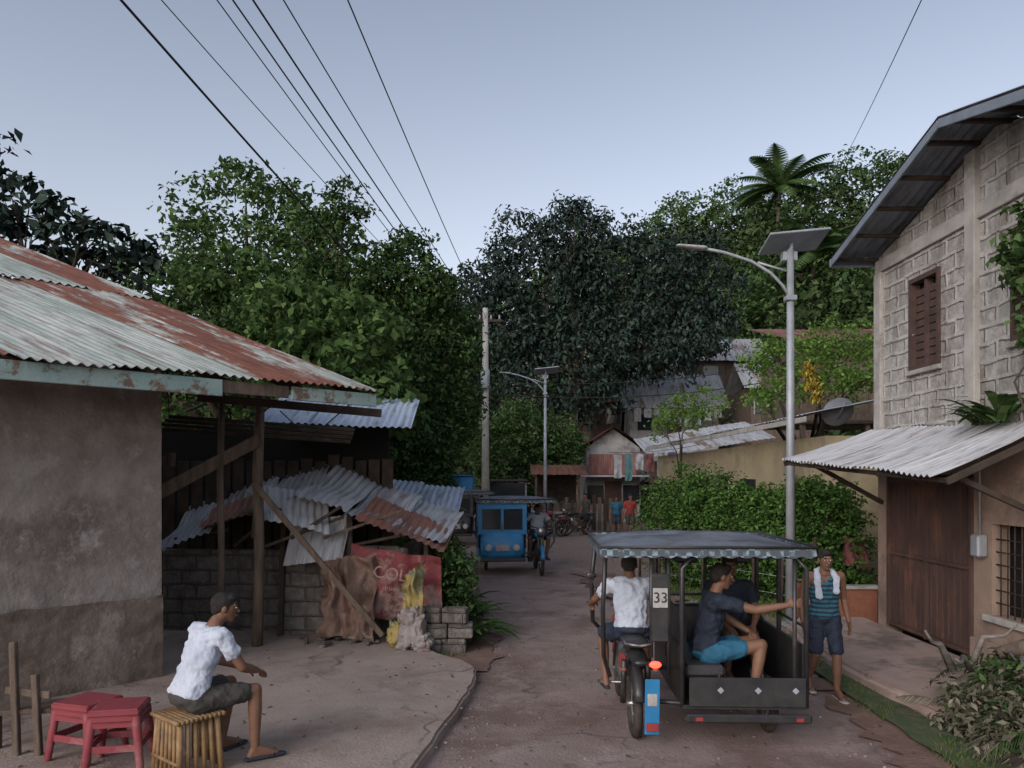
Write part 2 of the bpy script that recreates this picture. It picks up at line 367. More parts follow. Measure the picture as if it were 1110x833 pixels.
def prism(name,pts,th,mat,parent):
    a,b=Vector(pts[0]),Vector(pts[1]); d=(b-a).normalized(); n=Vector((-d.y,d.x,0))*th
    V=[];K=90;H=26
    for i in range(K+1):
        p=a.lerp(b,i/K); zt_=pts[3] if pts[3] else roofz(p)-.04
        for j in range(H+1):
            z=pts[2]+(zt_-pts[2])*j/H; w=.016*mn.noise(Vector((i*.2,z*2,2)))+.014*mn.noise(Vector((i*.6,z*6,5)))
            if pts[3] and j==H: w-=.012*mn.noise(Vector((i*.9,1,1)))
            q=p-n.normalized()*(w+(.016 if pts[3] else 0)); V.append((q.x,q.y,z+(.035*mn.noise(Vector((i*.35,0,4))) if pts[3] and j==H else 0)))
    F=[(i*(H+1)+j,(i+1)*(H+1)+j,(i+1)*(H+1)+j+1,i*(H+1)+j+1) for i in range(K) for j in range(H)]
    o=len(V)
    for i in (0,K):
        p=a.lerp(b,i/K)+n; zt_=pts[3] if pts[3] else roofz(p)-.04
        V+=[(p.x,p.y,pts[2]),(p.x,p.y,zt_)]
    F+=[(o,o+1,o+3,o+2),(K*(H+1),o+2,o+3,K*(H+1)+H),(0,H,o+1,o)]
    return mo(name,V,F,mat,parent,True)
prism('front_wall',[C-u*7,C,.9,None],.2,m_plaster,lb)
prism('front_wall_base',[C-u*7-nrm*.02,C-nrm*.02,.0,1.0],.22,m_plbase,lb)
prism('side_wall',[C+nrm*.2,C+nrm*.2+W*4.6,.0,None],.2,m_plaster,lb)
corr('roof',EC,-u,(W.x,W.y,.39),7.6,7.4,m_tinL,lb,rows=2,wave=.10,amp=.016,jit=.014,ragged=.05)
for i,(t0,t1,mm,hh) in enumerate([(0,1.15,m_teal_paint,.15),(1.17,2.1,m_wood,.13),(1.95,7.6,m_teal_paint,.17)]):
    off=nrm*(.05+.03*(i==1))
    beam('fascia_%d'%i,EC-u*t0+off-Vector((0,0,.03+hh/2)),EC-u*t1+off-Vector((0,0,.03+hh/2)),.03,hh,mm,lb)
Wr=Vector((W.x,W.y,.39))
for i in range(9):
    a=EC-u*(.12+.85*i)+nrm*.1-Vector((0,0,.07)); beam('rafter_%d'%i,a,a+Wr*5.8,.05,.09,m_woodd,lb)
for k,s in enumerate((.7,1.6,2.6,3.8)):
    a=EC+Wr*s-Vector((0,0,.15)); beam('purlin_%d'%k,a,a-u*7,.06,.08,m_woodd,lb)
posts=group('porch_frame',(-3.2,10,.12))
for i,(x,y,w,t) in enumerate([(-3.25,10.0,.13,3.35),(-3.62,9.7,.08,3.4)]):
    tube('post_%d'%i,[(x,y,.1),(x+.03,y,1.2),(x+.0,y+.02,2.3),(x+.04,y,t)],[w*.55,w*.5,w*.52,w*.45],m_wood,posts,9)
beam('header',(-3.85,9.6,3.25),(-1.7,10.2,3.1),.08,.1,m_woodd,posts)
beam('brace_upper',(-4.35,9.3,2.0),(-3.2,9.95,2.75),.06,.15,m_wood,posts)
beam('brace_strut',(-3.25,9.85,2.2),(-1.65,10.0,.25),.06,.07,m_wood,posts)
beam('brace_strut_2',(-3.3,10.0,1.5),(-3.2,10.0,3.1),.04,.05,m_woodd,posts)
for i in range(4):
    beam('shelf_rail_%d'%i,(-4.6,10.2+.1*i,2.9+.06*i),(-2.2,10.7+.1*i,2.75+.06*i),.05,.05,m_woodd,posts)
tubes('hanging_cords',[([(-4.0,9.1,3.3),(-3.98,9.12,2.9),(-3.97,9.12,2.6)],.006),([(-2.9,9.8,3.1),(-2.5,9.7,2.75),(-2.0,9.6,3.15)],.008),([(-3.7,9.4,3.3),(-3.3,9.3,2.9),(-2.7,9.4,3.2)],.008)],m_wire,posts)
hullobj('hanging_tin_can',[ell((-3.97,9.12,2.55),(.06,.06,.01))+ell((-3.97,9.12,2.4),(.05,.05,.01))],m_woodd,posts)
pw=group('plank_wall',(-4,11.8,0))
for i in range(20):
    x=-5.7+i*.2; z=R.uniform(2.5,2.62)
    beam('plank_%d'%i,(x,11.6+.08*i/5,0),(x+.01,11.6+.08*i/5,z),.17,.03,m_woodd,pw)
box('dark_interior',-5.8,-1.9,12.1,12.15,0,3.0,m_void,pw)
corr('small_awning_roof',(-3.6,10.9,3.02),(1,0.04,-.03),(-.05,1,.32),2.15,1.9,m_tinB,None,wave=.1)
# ------------------------------------------------------------------ COLLAPSED SHACK
m_blk=blockmat('hollow_block',(.16,.145,.135),(.2,.18,.165),(.11,.098,.088),'XZ',stain=(.06,.05,.042),st=.48)
sh=group('tin_roofed_shack',(-2.6,11,0))
box('block_wall',-3.15,-1.55,10.75,10.9,0,1.32,m_blk,sh)
box('block_wall_left',-4.9,-3.17,11.0,11.15,0,1.25,m_blk,sh)
box('side_wall',-1.55,-1.42,10.75,13,0,1.3,m_blk,sh)
for i,(a,b,w) in enumerate([((-3.15,10.65,.1),(-3.1,10.7,2.0),.07),((-2.2,10.6,.1),(-2.2,10.65,1.75),.08),((-1.15,10.5,.1),(-1.15,10.5,1.4),.06)]):
    beam('post_%d'%i,a,b,w,w,m_woodd,sh)
corr('roof_left',(-4.7,10.3,1.28),(.93,.12,.34),(-.1,1,.30),2.2,1.9,m_tinG,sh,jit=.05,wave=.1,amp=.016,ragged=.12,sheet=.7)
corr('roof_right',(-2.85,10.35,2.0),(.93,.03,-.36),(.1,1,.22),2.0,1.8,m_tinG,sh,jit=.06,wave=.1,amp=.016,ragged=.1,sheet=.7)
corr('roof_patch_rust',(-2.05,10.2,1.72),(.94,.0,-.36),(.05,1,.2),1.2,1.2,m_tinR,sh,jit=.05,wave=.1,ragged=.08)
corr('roof_patch_old',(-3.3,10.15,1.7),(.9,.1,-.28),(-.2,.8,.6),.9,.8,m_tinW,sh,jit=.05,wave=.1)
corr('roof_patch_rust_left',(-4.1,10.22,1.52),(.93,.12,.30),(-.1,1,.35),.7,.9,m_tinR,sh,jit=.05,wave=.1,ragged=.1)
corr('leaning_sheet',(-3.05,10.45,1.1),(.9,.05,.1),(.15,.3,1),.75,.62,m_tinG,sh,wave=.1)
corr('far_roof',(-2.4,12.4,1.75),(1,.0,-.12),(.0,1,.22),1.5,2.2,m_tinB,sh,wave=.1,jit=.03)
for i in range(7):
    x=-4.5+.4*i; beam('loose_timber_%d'%i,(x,10.15+R.uniform(0,.4),1.3+R.uniform(0,.3)),(x+R.uniform(.6,1.1),10.25+R.uniform(0,.4),1.5+R.uniform(-.1,.4)),.05,.04,m_wood if i%2 else m_woodd,sh)
def cloth(name,O,U,Vd,nu,nv,amp,mat,parent=None,fr=9,sag=.0,crump=0):
    O=Vector(O);U=Vector(U);Vd=Vector(Vd);Nn=U.cross(Vd).normalized();VS=[];F=[];UV=[]
    for j in range(nv+1):
        for i in range(nu+1):
            a=i/nu;b=j/nv
            p=O+U*a+Vd*b+Nn*(amp*math.sin(a*fr+b*3)*(.3+b)+amp*.5*math.sin(a*fr*2.3+1-b*5))+Vector((0,0,-sag*math.sin(a*math.pi)*(1-b)))
            if crump: p+=Nn*crump*mn.noise(p*6)+Vector((crump*.4*mn.noise(p*4+Vector((3,0,0))),0,crump*.5*mn.noise(p*4)))
            VS.append(p[:]);UV.append((a,b))
    for j in range(nv):
        for i in range(nu):
            q=j*(nu+1)+i;F.append((q,q+1,q+nu+2,q+nu+1))
    return mo(name,VS,F,mat,parent,True,UV)
def text(name,s,loc,rot,size,mat,parent,ex=.002):
    c=bpy.data.curves.new(name,'FONT'); c.body=s; c.size=size; c.extrude=ex; c.align_x='CENTER'; c.align_y='CENTER'; c.materials.append(mat)
    o=bpy.data.objects.new(name,c); link(o); o.location=loc; o.rotation_euler=rot; attach(o,parent); return o
m_banner=M('faded_red_tarpaulin',(.19,.04,.045),(.14,.035,.04),3,.75,.5,c3=(.27,.18,.155),s3=2.2,lo3=.5,hi3=.6,c4=(.09,.045,.04),s4=3,lo4=.56,hi4=.66)
m_tarp=M('brown_tarp',(.17,.105,.08),(.1,.065,.05),4,.75,.6,c3=(.22,.18,.155),s3=3,lo3=.55,hi3=.65)
m_paint=M('white_print',(.3,.22,.2),(.2,.1,.095),9,.7,0)
bn=group('red_banner',(-1.5,10.3,.5))
cloth('cloth',(-2.1,10.28,1.38),(1.15,.05,-.16),(.03,.0,-.92),50,36,.025,m_banner,bn,9,0,.08)
text('lettering','COLD',(-1.5,10.16,1.0),(math.radians(90),.15,0),.22,m_paint,bn)
text('lettering_small','drinks & ice',(-1.46,10.16,.81),(math.radians(90),.12,0),.09,m_paint,bn)
cloth('brown_tarpaulin',(-2.5,10.32,1.2),(.72,-.1,.05),(.0,-.12,-1.05),36,36,.05,m_tarp,None,14,0,.16)
m_sackY=M('yellow_sack',(.33,.25,.08),(.24,.18,.075),5,.8,.3,c3=(.12,.14,.09),s3=6,lo3=.5,hi3=.56,c4=(.2,.06,.05),s4=5,lo4=.6,hi4=.62)
m_sackW=M('white_sack',(.28,.25,.24),(.18,.15,.14),5,.8,.4,c3=(.2,.11,.095),s3=5,lo3=.56,hi3=.62)
def lump(name,c,r,mat,parent=None,seed=0,amp=.25,sub=4,pw_=.75):
    bm=bmesh.new(); bmesh.ops.create_icosphere(bm,subdivisions=sub,radius=1)
    for v in bm.verts:
        k=1+amp*mn.noise(v.co*1.6+Vector((seed,0,0)))+amp*.6*mn.noise(v.co*4+Vector((seed,3,0)))+amp*.35*mn.noise(v.co*9+Vector((seed,3,0)))
        x,y,z=v.co*k
        s=lambda q:math.copysign(abs(q)**pw_,q)
        v.co=Vector(c)+Vector((s(x)*r[0],s(y)*r[1],s(z)*r[2]))
    return bmo(name,bm,mat,parent,True)
cloth('yellow_sack',(-1.38,9.98,1.1),(.3,.02,.02),(-.05,-.12,-.6),24,30,.03,m_sackY,None,8,0,.2)
lump('woven_sack',(-1.26,9.82,.38),(.18,.13,.24),m_sackW,None,3,.6,5)
lump('woven_sack',(-1.46,9.95,.28),(.11,.11,.15),m_sackY,None,8,.6,5)
lump('woven_sack',(-1.12,9.75,.22),(.13,.1,.1),m_sackW,None,12,.6,5)
cb=group('hollow_block_stack',(-.9,10.0,0))
for r in range(3):
    for k in range(2):
        x=-1.05+.33*k+.07*(r%2)+R.uniform(-.03,.03); z=.02+r*.2
        boxm('block_%d_%d'%(r,k),Matrix.Translation((x,10.0+R.uniform(-.04,.04),z+.1))@Matrix.Rotation(R.uniform(-.12,.12),4,'Z'),.31,.2,.19,m_blk,cb,.015)
for i in range(18): boxm('rubble_%d'%i,Matrix.Translation((-2.9+R.uniform(0,2.0),10.3+R.uniform(-.4,.1),.15))@Matrix.Rotation(R.uniform(0,3),4,'Z')@Matrix.Rotation(R.uniform(-.4,.4),4,'X'),R.uniform(.05,.25),R.uniform(.05,.14),R.uniform(.04,.1),m_blk if i%3 else m_wood,cb,.02)
# ------------------------------------------------------------------ RIGHT HOUSE
m_hb=blockmat('mortared_block_wall',(.25,.24,.225),(.32,.31,.29),(.41,.39,.365),'YZ',.4,.2,.035,stain=(.16,.14,.12),st=.47)
m_conc=M('raw_concrete',(.40,.38,.355),(.28,.265,.245),3,.9,.4,30,c3=(.17,.15,.135),s3=2,lo3=.53,hi3=.7)
m_cream=M('cream_wall',(.31,.225,.175),(.24,.175,.135),2,.9,.5,20,c3=(.14,.10,.08),s3=1.2,lo3=.5,hi3=.68)
m_gate=M('rusted_gate',(.085,.05,.042),(.058,.036,.03),3,.75,.4,c3=(.13,.065,.046),s3=2.5,stretch=(1,1,.5))
rh=group('two_storey_block_house',(5.3,8.6,0))
X0=5.3; Yn=5.6; Yf=11.35
def wallpoly(name,pts,x,th,mat,parent):
    V=[(x,y,z) for y,z in pts]+[(x+th,y,z) for y,z in pts]; n=len(pts)
    F=[tuple(range(n))[::-1],tuple(range(n,2*n))]+[(i,(i+1)%n,n+(i+1)%n,n+i) for i in range(n)]
    return mo(name,V,F,mat,parent)
zt=5.2; zb=2.86
B=[]
ws=[(9.69,10.43,3.67,4.88),(7.15,8.3,3.7,4.9)]
B+=[(X0,X0+.2,10.43,Yf,zb,zt),(X0,X0+.2,8.3,9.69,zb,zt),(X0,X0+.2,Yn,7.15,zb,zt)]
for (a,b_,c0,c1) in ws: B+=[(X0,X0+.2,a,b_,zb,c0),(X0,X0+.2,a,b_,c1,zt)]
boxes('upper_wall',B,m_hb,rh)
box('ring_beam',X0-.04,X0+.22,Yn,Yf+.02,5.2,5.38,m_conc,rh)
wallpoly('gable_wall',[(Yn,5.38),(Yf,5.38),(Yf,5.42),(8.6,6.12),(Yn,5.4)],X0,.2,m_hb,rh)
box('corner_column',X0-.05,X0+.2,Yf-.16,Yf+.04,2.86,5.2,m_conc,rh)
box('pilaster',X0-.07,X0+.1,8.88,9.08,2.86,6.0,m_conc,rh)
box('upper_back_wall',X0+.2,X0+6,Yf-.2,Yf,0,5.3,m_hb,rh)
for k in range(34):
    y=R.uniform(8.0,11.2); z=R.choice([2.95+.2*q for q in range(11)]); 
    if 9.55<y<10.6 and 3.5<z<5: continue
    lump('mortar_smear',(X0-.002,y,z),(.012,R.uniform(.1,.3),R.uniform(.012,.03)),m_conc,rh,k,.6,2)
m_shut=M('wood_shutter',(.085,.052,.043),(.052,.034,.028),5,.7,.3)
for i,(a,b_,c0,c1) in enumerate(ws):
    boxes('window_frame_%d'%i,[(X0-.03,X0+.1,a,a+.06,c0,c1),(X0-.03,X0+.1,b_-.06,b_,c0,c1),(X0-.03,X0+.1,a+.06,b_-.06,c1-.06,c1),(X0-.03,X0+.1,a+.06,b_-.06,c0,c0+.06),(X0-.0,X0+.1,(a+b_)/2-.025,(a+b_)/2+.025,c0+.06,c1-.06)],m_shut,rh)
    boxes('louvres_%d'%i,[(X0+.04,X0+.07,a+.06,b_-.06,c0+.07+.1*k,c0+.155+.1*k) for k in range(int((c1-c0-.12)/.1))],m_shut,rh)
    box('room_dark_%d'%i,X0+.12,X0+.15,a,b_,c0,c1,m_glass,rh)
    box('sill_%d'%i,X0-.06,X0,a-.04,b_+.04,c0-.06,c0,m_conc,rh)
m_roofdk=tinmat('house_roof_tin',(.19,.21,.245),(.24,.26,.29),(.15,.1,.08),.62)
m_barge=M('blue_grey_flashing',(.18,.215,.26),(.13,.155,.185),3,.6,.1)
sl=.26
corr('roof_far_slope',(4.66,8.6,6.22),(1,0,0),(0,1,-sl),7,3.0,m_roofdk,rh,wave=.12,amp=.015)
corr('roof_near_slope',(4.66,8.6,6.22),(1,0,0),(0,-1,-sl),7,3.3,m_roofdk,rh,wave=.12,amp=.015)
for sgn in (1,-1):
    Ls=2.93 if sgn>0 else 3.2
    beam('barge_board_%d'%sgn,(4.68,8.6,6.15),(4.68,8.6+sgn*Ls,6.15-Ls*sl),.03,.10,m_barge,rh)
    for k in range(5):
        y=8.6+sgn*(.28+.62*k); beam('purlin_%d_%d'%(sgn,k),(4.70,y,6.13-abs(y-8.6)*sl),(8,y,6.13-abs(y-8.6)*sl),.05,.05,m_woodd,rh)
beam('fascia_far',(4.66,11.5,5.40),(9,11.5,5.40),.03,.12,m_barge,rh)
B=[(X0,X0+.2,11.05,Yf,0,2.74),(X0,X0+.2,9.0,11.05,2.3,2.74),(X0,X0+.2,8.66,9.0,0,2.74),(X0,X0+.2,7.5,8.66,0,.75),(X0,X0+.2,7.5,8.66,1.76,2.74),(X0,X0+.2,Yn,7.5,0,2.74)]
boxes('lower_wall',B,m_cream,rh)
box('upper_floor_slab',X0-.03,X0+.24,Yn,Yf,2.742,2.858,m_conc,rh)
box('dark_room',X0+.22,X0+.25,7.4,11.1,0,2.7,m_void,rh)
boxes('gate_sheet',[(X0+.02,X0+.05,9.0,11.05,.19,2.29)],m_gate,rh)
boxes('gate_frame',[(X0-.03,X0+.018,y,y+.05,.2,2.28) for y in (9.01,10.0,10.99)]+[(X0-.025,X0+.019,9.07,10.97,z,z+.04) for z in (.22,1.2,2.2)],m_gate,rh)
boxes('gate_ribs',[(X0+.005,X0+.0195,9.15+.13*k,9.18+.13*k,.28,2.18) for k in range(14)],m_gate,rh)
tubes('window_grille',[([(X0+.05,7.5+.12*k,.75),(X0+.05,7.5+.12*k,1.76)],.008) for k in range(1,10)]+[([(X0+.05,7.5,.75+.14*k),(X0+.05,8.66,.75+.14*k)],.008) for k in range(1,7)],m_woodd,rh,6)
box('grille_sill',X0-.06,X0,7.4,8.75,.68,.75,m_conc,rh)
box('meter_box',X0-.12,X0-.001,8.72,8.88,1.38,1.63,m_metal,rh,.02)
tube('conduit',[(X0-.05,8.8,1.63),(X0-.05,8.8,2.7)],.012,m_metal,rh,6)
box('plinth',X0-.05,X0-.001,Yn,9.0,.0,.45,m_cream,rh)
lt=Vector((3.96,11.55,2.52)); ln=Vector((4.2,7.68,2.29))
VS=[];F=[];UV=[];nu=280;nv=6
for k in range(5):
    b0=len(VS); n1=56
    for j in range(nv+1):
        for i in range(n1+2):
            a=min(1.0,(k*n1+i)/nu); y=11.55+(7.68-11.55)*a
            lo=lt.lerp(ln,a)+Vector((-.06*((k*7)%3)/2-.02*k%2,0,0)); hi=Vector((X0-.01,y,2.955-.12*a))
            p=lo.lerp(hi,j/nv)+Vector((0,0,.016*math.sin(a*3.87/.1*2*math.pi)+.012*(k%2)-.03*math.sin(j/nv*math.pi)+.02*mn.noise(Vector((a*8,j*.5,k)))))
            VS.append(p[:]);UV.append((a*3.87+k,j*.25))
    for j in range(nv):
        for i in range(n1+1):
            q=b0+j*(n1+2)+i;F.append((q,q+1,q+n1+3,q+n1+2))
mo('lean_to_roof',VS,F,m_tinW,rh,True,UV)
for i in range(4):
    a=i/3; lo=lt.lerp(ln,a); beam('lean_to_rafter_%d'%i,lo+Vector((.05,0,-.06)),(X0,lo.y,2.84-.12*a),.05,.07,m_woodd,rh)
beam('lean_to_edge',lt+Vector((.08,0,-.05)),ln+Vector((.08,0,-.05)),.04,.05,m_woodd,rh)
beam('lean_to_strut',(X0,7.9,1.9),(4.4,7.85,2.3),.05,.06,m_woodd,rh)
beam('lean_to_strut_2',(X0,11.2,1.9),(4.3,11.2,2.45),.05,.06,m_woodd,rh)
# ------------------------------------------------------------------ STREET LAMPS
def lamp(name,x,y,h,z0=0):
    g=group(name,(x,y,z0),0.0)
    tube('pole',[(0,0,0),(0,0,h)],[.075,.05],m_metal,g,12)
    box('base_plate',-.15,.15,-.15,.15,0,.03,m_metal,g)
    arm=[(0,0,h-.75),(-.12,0,h-.55),(-.3,0,h-.36),(-.6,0,h-.18),(-1.0,0,h-.05),(-1.35,0,h+.02)]
    tube('arm',arm,.025,m_metal,g); tube('arm_brace',[(0,0,h-.35),(-.5,0,h-.2)],.018,m_metal,g)
    hullobj('luminaire',[ell((-1.35,0,h+.02),(.09,.08,.035))+ell((-1.7,0,h+.06),(.05,.06,.02))],m_shoe,g)
    M4=Matrix.Translation((.05,0,h+.12))@Matrix.Rotation(math.radians(-14),4,'X')@Matrix.Rotation(math.radians(-6),4,'Y')
    boxm('solar_panel_frame',M4,.92,.62,.035,m_metal,g)
    boxm('solar_cells',M4@Matrix.Translation((0,0,.021)),.86,.56,.006,m_glass,g,0)
    tube('panel_mount',[(0,0,h-.05),(.03,0,h+.1)],.03,m_metal,g)
    boxm('battery_box',Matrix.Translation((.0,.06,h-.1)),.22,.14,.14,m_metal,g)
    boxm('clamp',Matrix.Translation((0,0,h-.75)),.16,.16,.08,m_metal,g)
lamp('street_lamp',4.26,12,5.75)
lamp('street_lamp',1.25,29.5,6.1)
ep=group('utility_pole',(-.95,28,0),0.0)
tube('pole',[(0,0,0),(0,0,8.25)],[.16,.1],m_conc,ep,10)
beam('crossarm',(-.6,0,7.8),(.6,0,7.8),.09,.09,m_woodd,ep)
for k in (-.5,-.2,.2,.5): tube('insulator',[(k,0,7.85),(k,0,8.0)],[.04,.03],m_shoe,ep)
hullobj('meter_cluster',[ell((.0,-.22,6.0),(.17,.12,.05))+ell((0,-.22,5.4),(.15,.1,.05))],m_metal,ep)
def wire(a,b,sag,r,n=24):
    a=Vector(a);b=Vector(b); return ([a.lerp(b,i/n)-Vector((0,0,sag*4*(i/n)*(1-i/n))) for i in range(n+1)],r)
def ext(p1,p0,k):
    p0=Vector(p0);p1=Vector(p1); return p1+(p1-p0)*k
wl=[]
tops=[((-.95,28,7.95),(-2.0,10.2,8.5),.010),((-1.1,28,7.85),(-2.9,10.6,8.75),.010),((-1.2,28,7.4),(-3.15,10.3,8.5),.014),((-1.3,28,7.2),(-3.4,10.3,8.5),.012),
      ((-1.5,28,7.3),(-3.75,10.7,8.75),.009),((-2.4,28,8.2),(-4.45,10.7,8.75),.008),((-1.4,28,5.4),(-4.55,9.8,8.2),.018)]
for a,b,r in tops:
    e=ext(b,a,.9); wl.append(wire(a,e,.35,r))
wl.append(wire((-6.5,12,5.6),(-1.0,28,5.6),.5,.012))
wl.append(wire((-1.0,28,5.2),(14,34,7),.6,.02)); wl.append(wire((-1.0,28,5.6),(14,34,7.6),.5,.015))
tubes('overhead_cables',wl,m_wire,None,5)
tubes('service_cable',[wire((24.7,60,25.2),(6.76,10,11.7),.3,.014)],m_wire,None,5)
# ------------------------------------------------------------------ MIDGROUND
m_yel=M('cream_long_wall',(.35,.29,.18),(.27,.22,.14),1.2,.9,.3,c3=(.17,.14,.10),s3=.8,lo3=.5,hi3=.7)
lw=group('long_low_building',(7,22,0))
box('wall',5.6,9.5,14,30,0,3.0,m_yel,lw)
corr('roof',(5.15,13.8,3.35),(0,1,0),(1,0,.2),16.6,2.6,m_tinW,lw,wave=.2,nps=4)
beam('fascia',(5.17,13.8,3.28),(5.17,30.4,3.28),.03,.1,m_conc,lw)
box('door',5.56,5.6,22,23,0,2.1,m_gate,lw); box('window',5.57,5.6,18,19.2,1.2,2.2,m_glass,lw)
dish=group('satellite_dish',(5.95,14.6,3.4))
bm=bmesh.new(); bmesh.ops.create_uvsphere(bm,u_segments=24,v_segments=16,radius=.75)
bmesh.ops.delete(bm,geom=[v for v in bm.verts if v.co.z>-.55],context='VERTS')
bmesh.ops.transform(bm,matrix=Matrix.Translation((5.9,14.3,3.5))@Matrix.Rotation(math.radians(-60),4,'X')@Matrix.Translation((0,0,.3))@Matrix.Scale(.68,4),verts=bm.verts)
m_dish=M('dish_grey',(.2,.22,.25),(.15,.16,.18),4,.6,.1)
bmo('reflector',bm,m_dish,dish,True); tube('mast',[(5.95,14.6,3.3),(5.95,14.6,3.5)],.025,m_metal,dish)
tube('feed_arm',[(5.9,14.2,3.3),(5.85,13.8,3.55)],.012,m_metal,dish)
hb=[]
for k in range(13):
    a=k/12; hb.append((3.35+1.95*a+R.uniform(-.1,.1),17-4.1*a,1.15+R.uniform(-.12,.12),.55,.6,1.12+R.uniform(-.2,.2)))
quads('hedge',crown(hb,.2,.085,22,1.1,.55,.1),m_hedge)
fn=group('wire_fence',(4,14.4,0))
for k in range(8):
    a=k/7; tube('post_%d'%k,[(2.7+2.1*a,16.6-4.1*a,0),(2.7+2.1*a+.03,16.6-4.1*a,1.3)],.03,m_woodd,fn,6)
tubes('strands',[([(2.7,16.6,z),(4.8,12.5,z)],.004) for z in (.3,.6,.9,1.2)],m_metal,fn,4)
m_orange=M('orange_brick',(.27,.11,.065),(.2,.08,.05),6,.9,.4)
pl=group('brick_planter',(5,11.9,0))
box('wall_front',4.55,5.6,12.0,12.12,0,.55,m_orange,pl); box('coping',4.5,5.65,11.96,12.16,.55,.6,m_conc,pl); box('side',4.55,4.67,12.12,13,0,.55,m_orange,pl)
m_pink=M('dull_red_cloth',(.17,.06,.06),(.11,.04,.04),6,.85,.2)
cloth('draped_red_cloth',(5.3,12.6,1.3),(.4,.05,-.05),(.0,-.1,-.45),20,20,.04,m_pink,None,9,0,.08)
tree('potted_shrub',(5.3,12.7,.4),[(5.3,12.8,1.7,.4,.4,.5),(4.9,13.2,1.9,.4,.4,.4),(4.9,12.6,.9,.3,.3,.3)],.14,.08,20,m_hedge,.03)
tree('moringa_tree',(7.1,19.5,0),[(6.7,19.5,5.25,1.0,1.0,.5),(8.3,19.8,5.6,1.1,1.1,.6),(7.5,19.2,4.5,1.1,1,.45),(8.9,19.3,4.7,.8,.8,.35),(6.2,19.0,4.2,.6,.6,.35)],.28,.105,26,m_leaf3,.12,.6,.6)
quads('yellowed_banana_leaves',crown([(6.95,18.3,4.55,.13,.1,.33),(7.1,18.3,4.2,.1,.1,.2)],.12,.16,10,1,.3,1.5),m_yleaf)
tree('young_tree',(5.2,24,0),[(5.0,24,4.1,.8,.8,.5),(5.8,24,4.5,.8,.8,.5),(4.5,23.5,3.7,.45,.45,.35)],.26,.12,15,m_leaf3,.06,.55)
st=group('hillside_wood_house',(10.5,26,T(10.5,26)))
box('upper_room',8.9,12.5,24,28,3.9,6.2,m_wood,st); corr('roof',(8.4,23.3,6.3),(1,0,0),(0,1,.25),4.8,5,m_tinR,st,wave=.2,nps=4)
box('balcony_floor',8.5,12.5,23,24,3.8,3.9,m_woodd,st)
for k in range(9): beam('baluster_%d'%k,(8.5+.5*k,23.05,3.9),(8.5+.5*k,23.05,4.8),.05,.05,m_wood,st)
beam('rail',(8.5,23.05,4.8),(12.5,23.05,4.8),.06,.06,m_wood,st)
for x in (8.6,10.5,12.4): beam('stilt',(x,23.2,0),(x,23.2,3.8),.14,.14,m_wood,st)
m_wh=M('whitewash',(.36,.355,.35),(.26,.25,.24),2,.9,.2,c3=(.17,.145,.13),s3=1)
m_redc=M('red_curtain',(.19,.055,.05),(.26,.16,.14),6,.9,.2,stretch=(4,1,.2))
def cottage(name,x0,x1,y0,y1,z0,wh,rise,tin,wall,over=.5,cross=False):
    g=group(name,((x0+x1)/2,(y0+y1)/2,z0))
    box('walls',x0,x1,y0,y1,z0-2,z0+wh,wall,g)
    if cross:
        L=math.hypot(1,rise/((y1-y0)/2+over))*((y1-y0)/2+over)
        corr('roof_front',(x0-over,y0-over,z0+wh-.1),(1,0,0),(0,(y1-y0)/2+over,rise),x1-x0+2*over,L,tin,g,wave=.3,nps=4)
        corr('roof_back',(x0-over,y1+over,z0+wh-.1),(1,0,0),(0,-((y1-y0)/2+over),rise),x1-x0+2*over,L,tin,g,wave=.3,nps=4)
    else:
        w=(x1-x0)/2+over; L=math.hypot(w,rise)
        V=[(x0,y0,z0+wh),(x1,y0,z0+wh),((x0+x1)/2,y0,z0+wh+rise*.85)]
        mo('gable',[v for v in V]+[(a,b+.05,c) for a,b,c in V],[(0,1,2),(3,5,4)],wall,g)
        corr('roof_left',(x0-over,y0-over,z0+wh-.1),(0,1,0),(w,0,rise),y1-y0+2*over,L,tin,g,wave=.3,nps=4)
        corr('roof_right',(x1+over,y0-over,z0+wh-.1),(0,1,0),(-w,0,rise),y1-y0+2*over,L,tin,g,wave=.3,nps=4)
    n=3
    for k in range(n):
        cx=x0+(x1-x0)*(k+.5)/n
        if k==1: box('door',cx-.4,cx+.4,y0-.05,y0-.002,z0,z0+min(2,wh-.2),m_gate,g)
        else:
            box('window_%d'%k,cx-.4,cx+.4,y0-.04,y0-.002,z0+.9,z0+1.8,m_glass,g)
            boxes('frame_%d'%k,[(cx-.45,cx-.4,y0-.07,y0-.003,z0+.85,z0+1.85),(cx+.4,cx+.45,y0-.07,y0-.003,z0+.85,z0+1.85),(cx-.4,cx+.4,y0-.07,y0-.003,z0+1.8,z0+1.85)],m_wh,g)
    return g
g=cottage('small_tin_roof_house',3.6,6.2,38,42,.0,3.6,1.1,m_tinR,m_wh)
cloth('curtain',(3.7,37.7,3.3),(2.4,0,0),(0,0,-1.0),30,6,.06,m_redc,g,30)
box('awning',3.2,6.6,36.9,38,2.2,2.28,m_tinW,g)
cottage('hillside_house',6.6,11.6,44,48,3.9,2.2,2.2,m_tinW,m_wh,.5,True)
cottage('hillside_house',12.0,16.0,50,54,7.4,2.2,1.8,m_tinG,m_wood,.5,True)
cottage('hillside_house',3.8,6.4,46,50,4.4,2.2,1.6,m_tinR,m_wood,.5,True)
cottage('hillside_house',8,11,51,54,7.6,2.2,1.5,m_tinR,m_wh)
cottage('hillside_house',12.5,16,41,44,4.6,2.3,1.5,m_tinG,m_wood,.5,True)
g=group('low_tin_shed',(7.5,34,0))
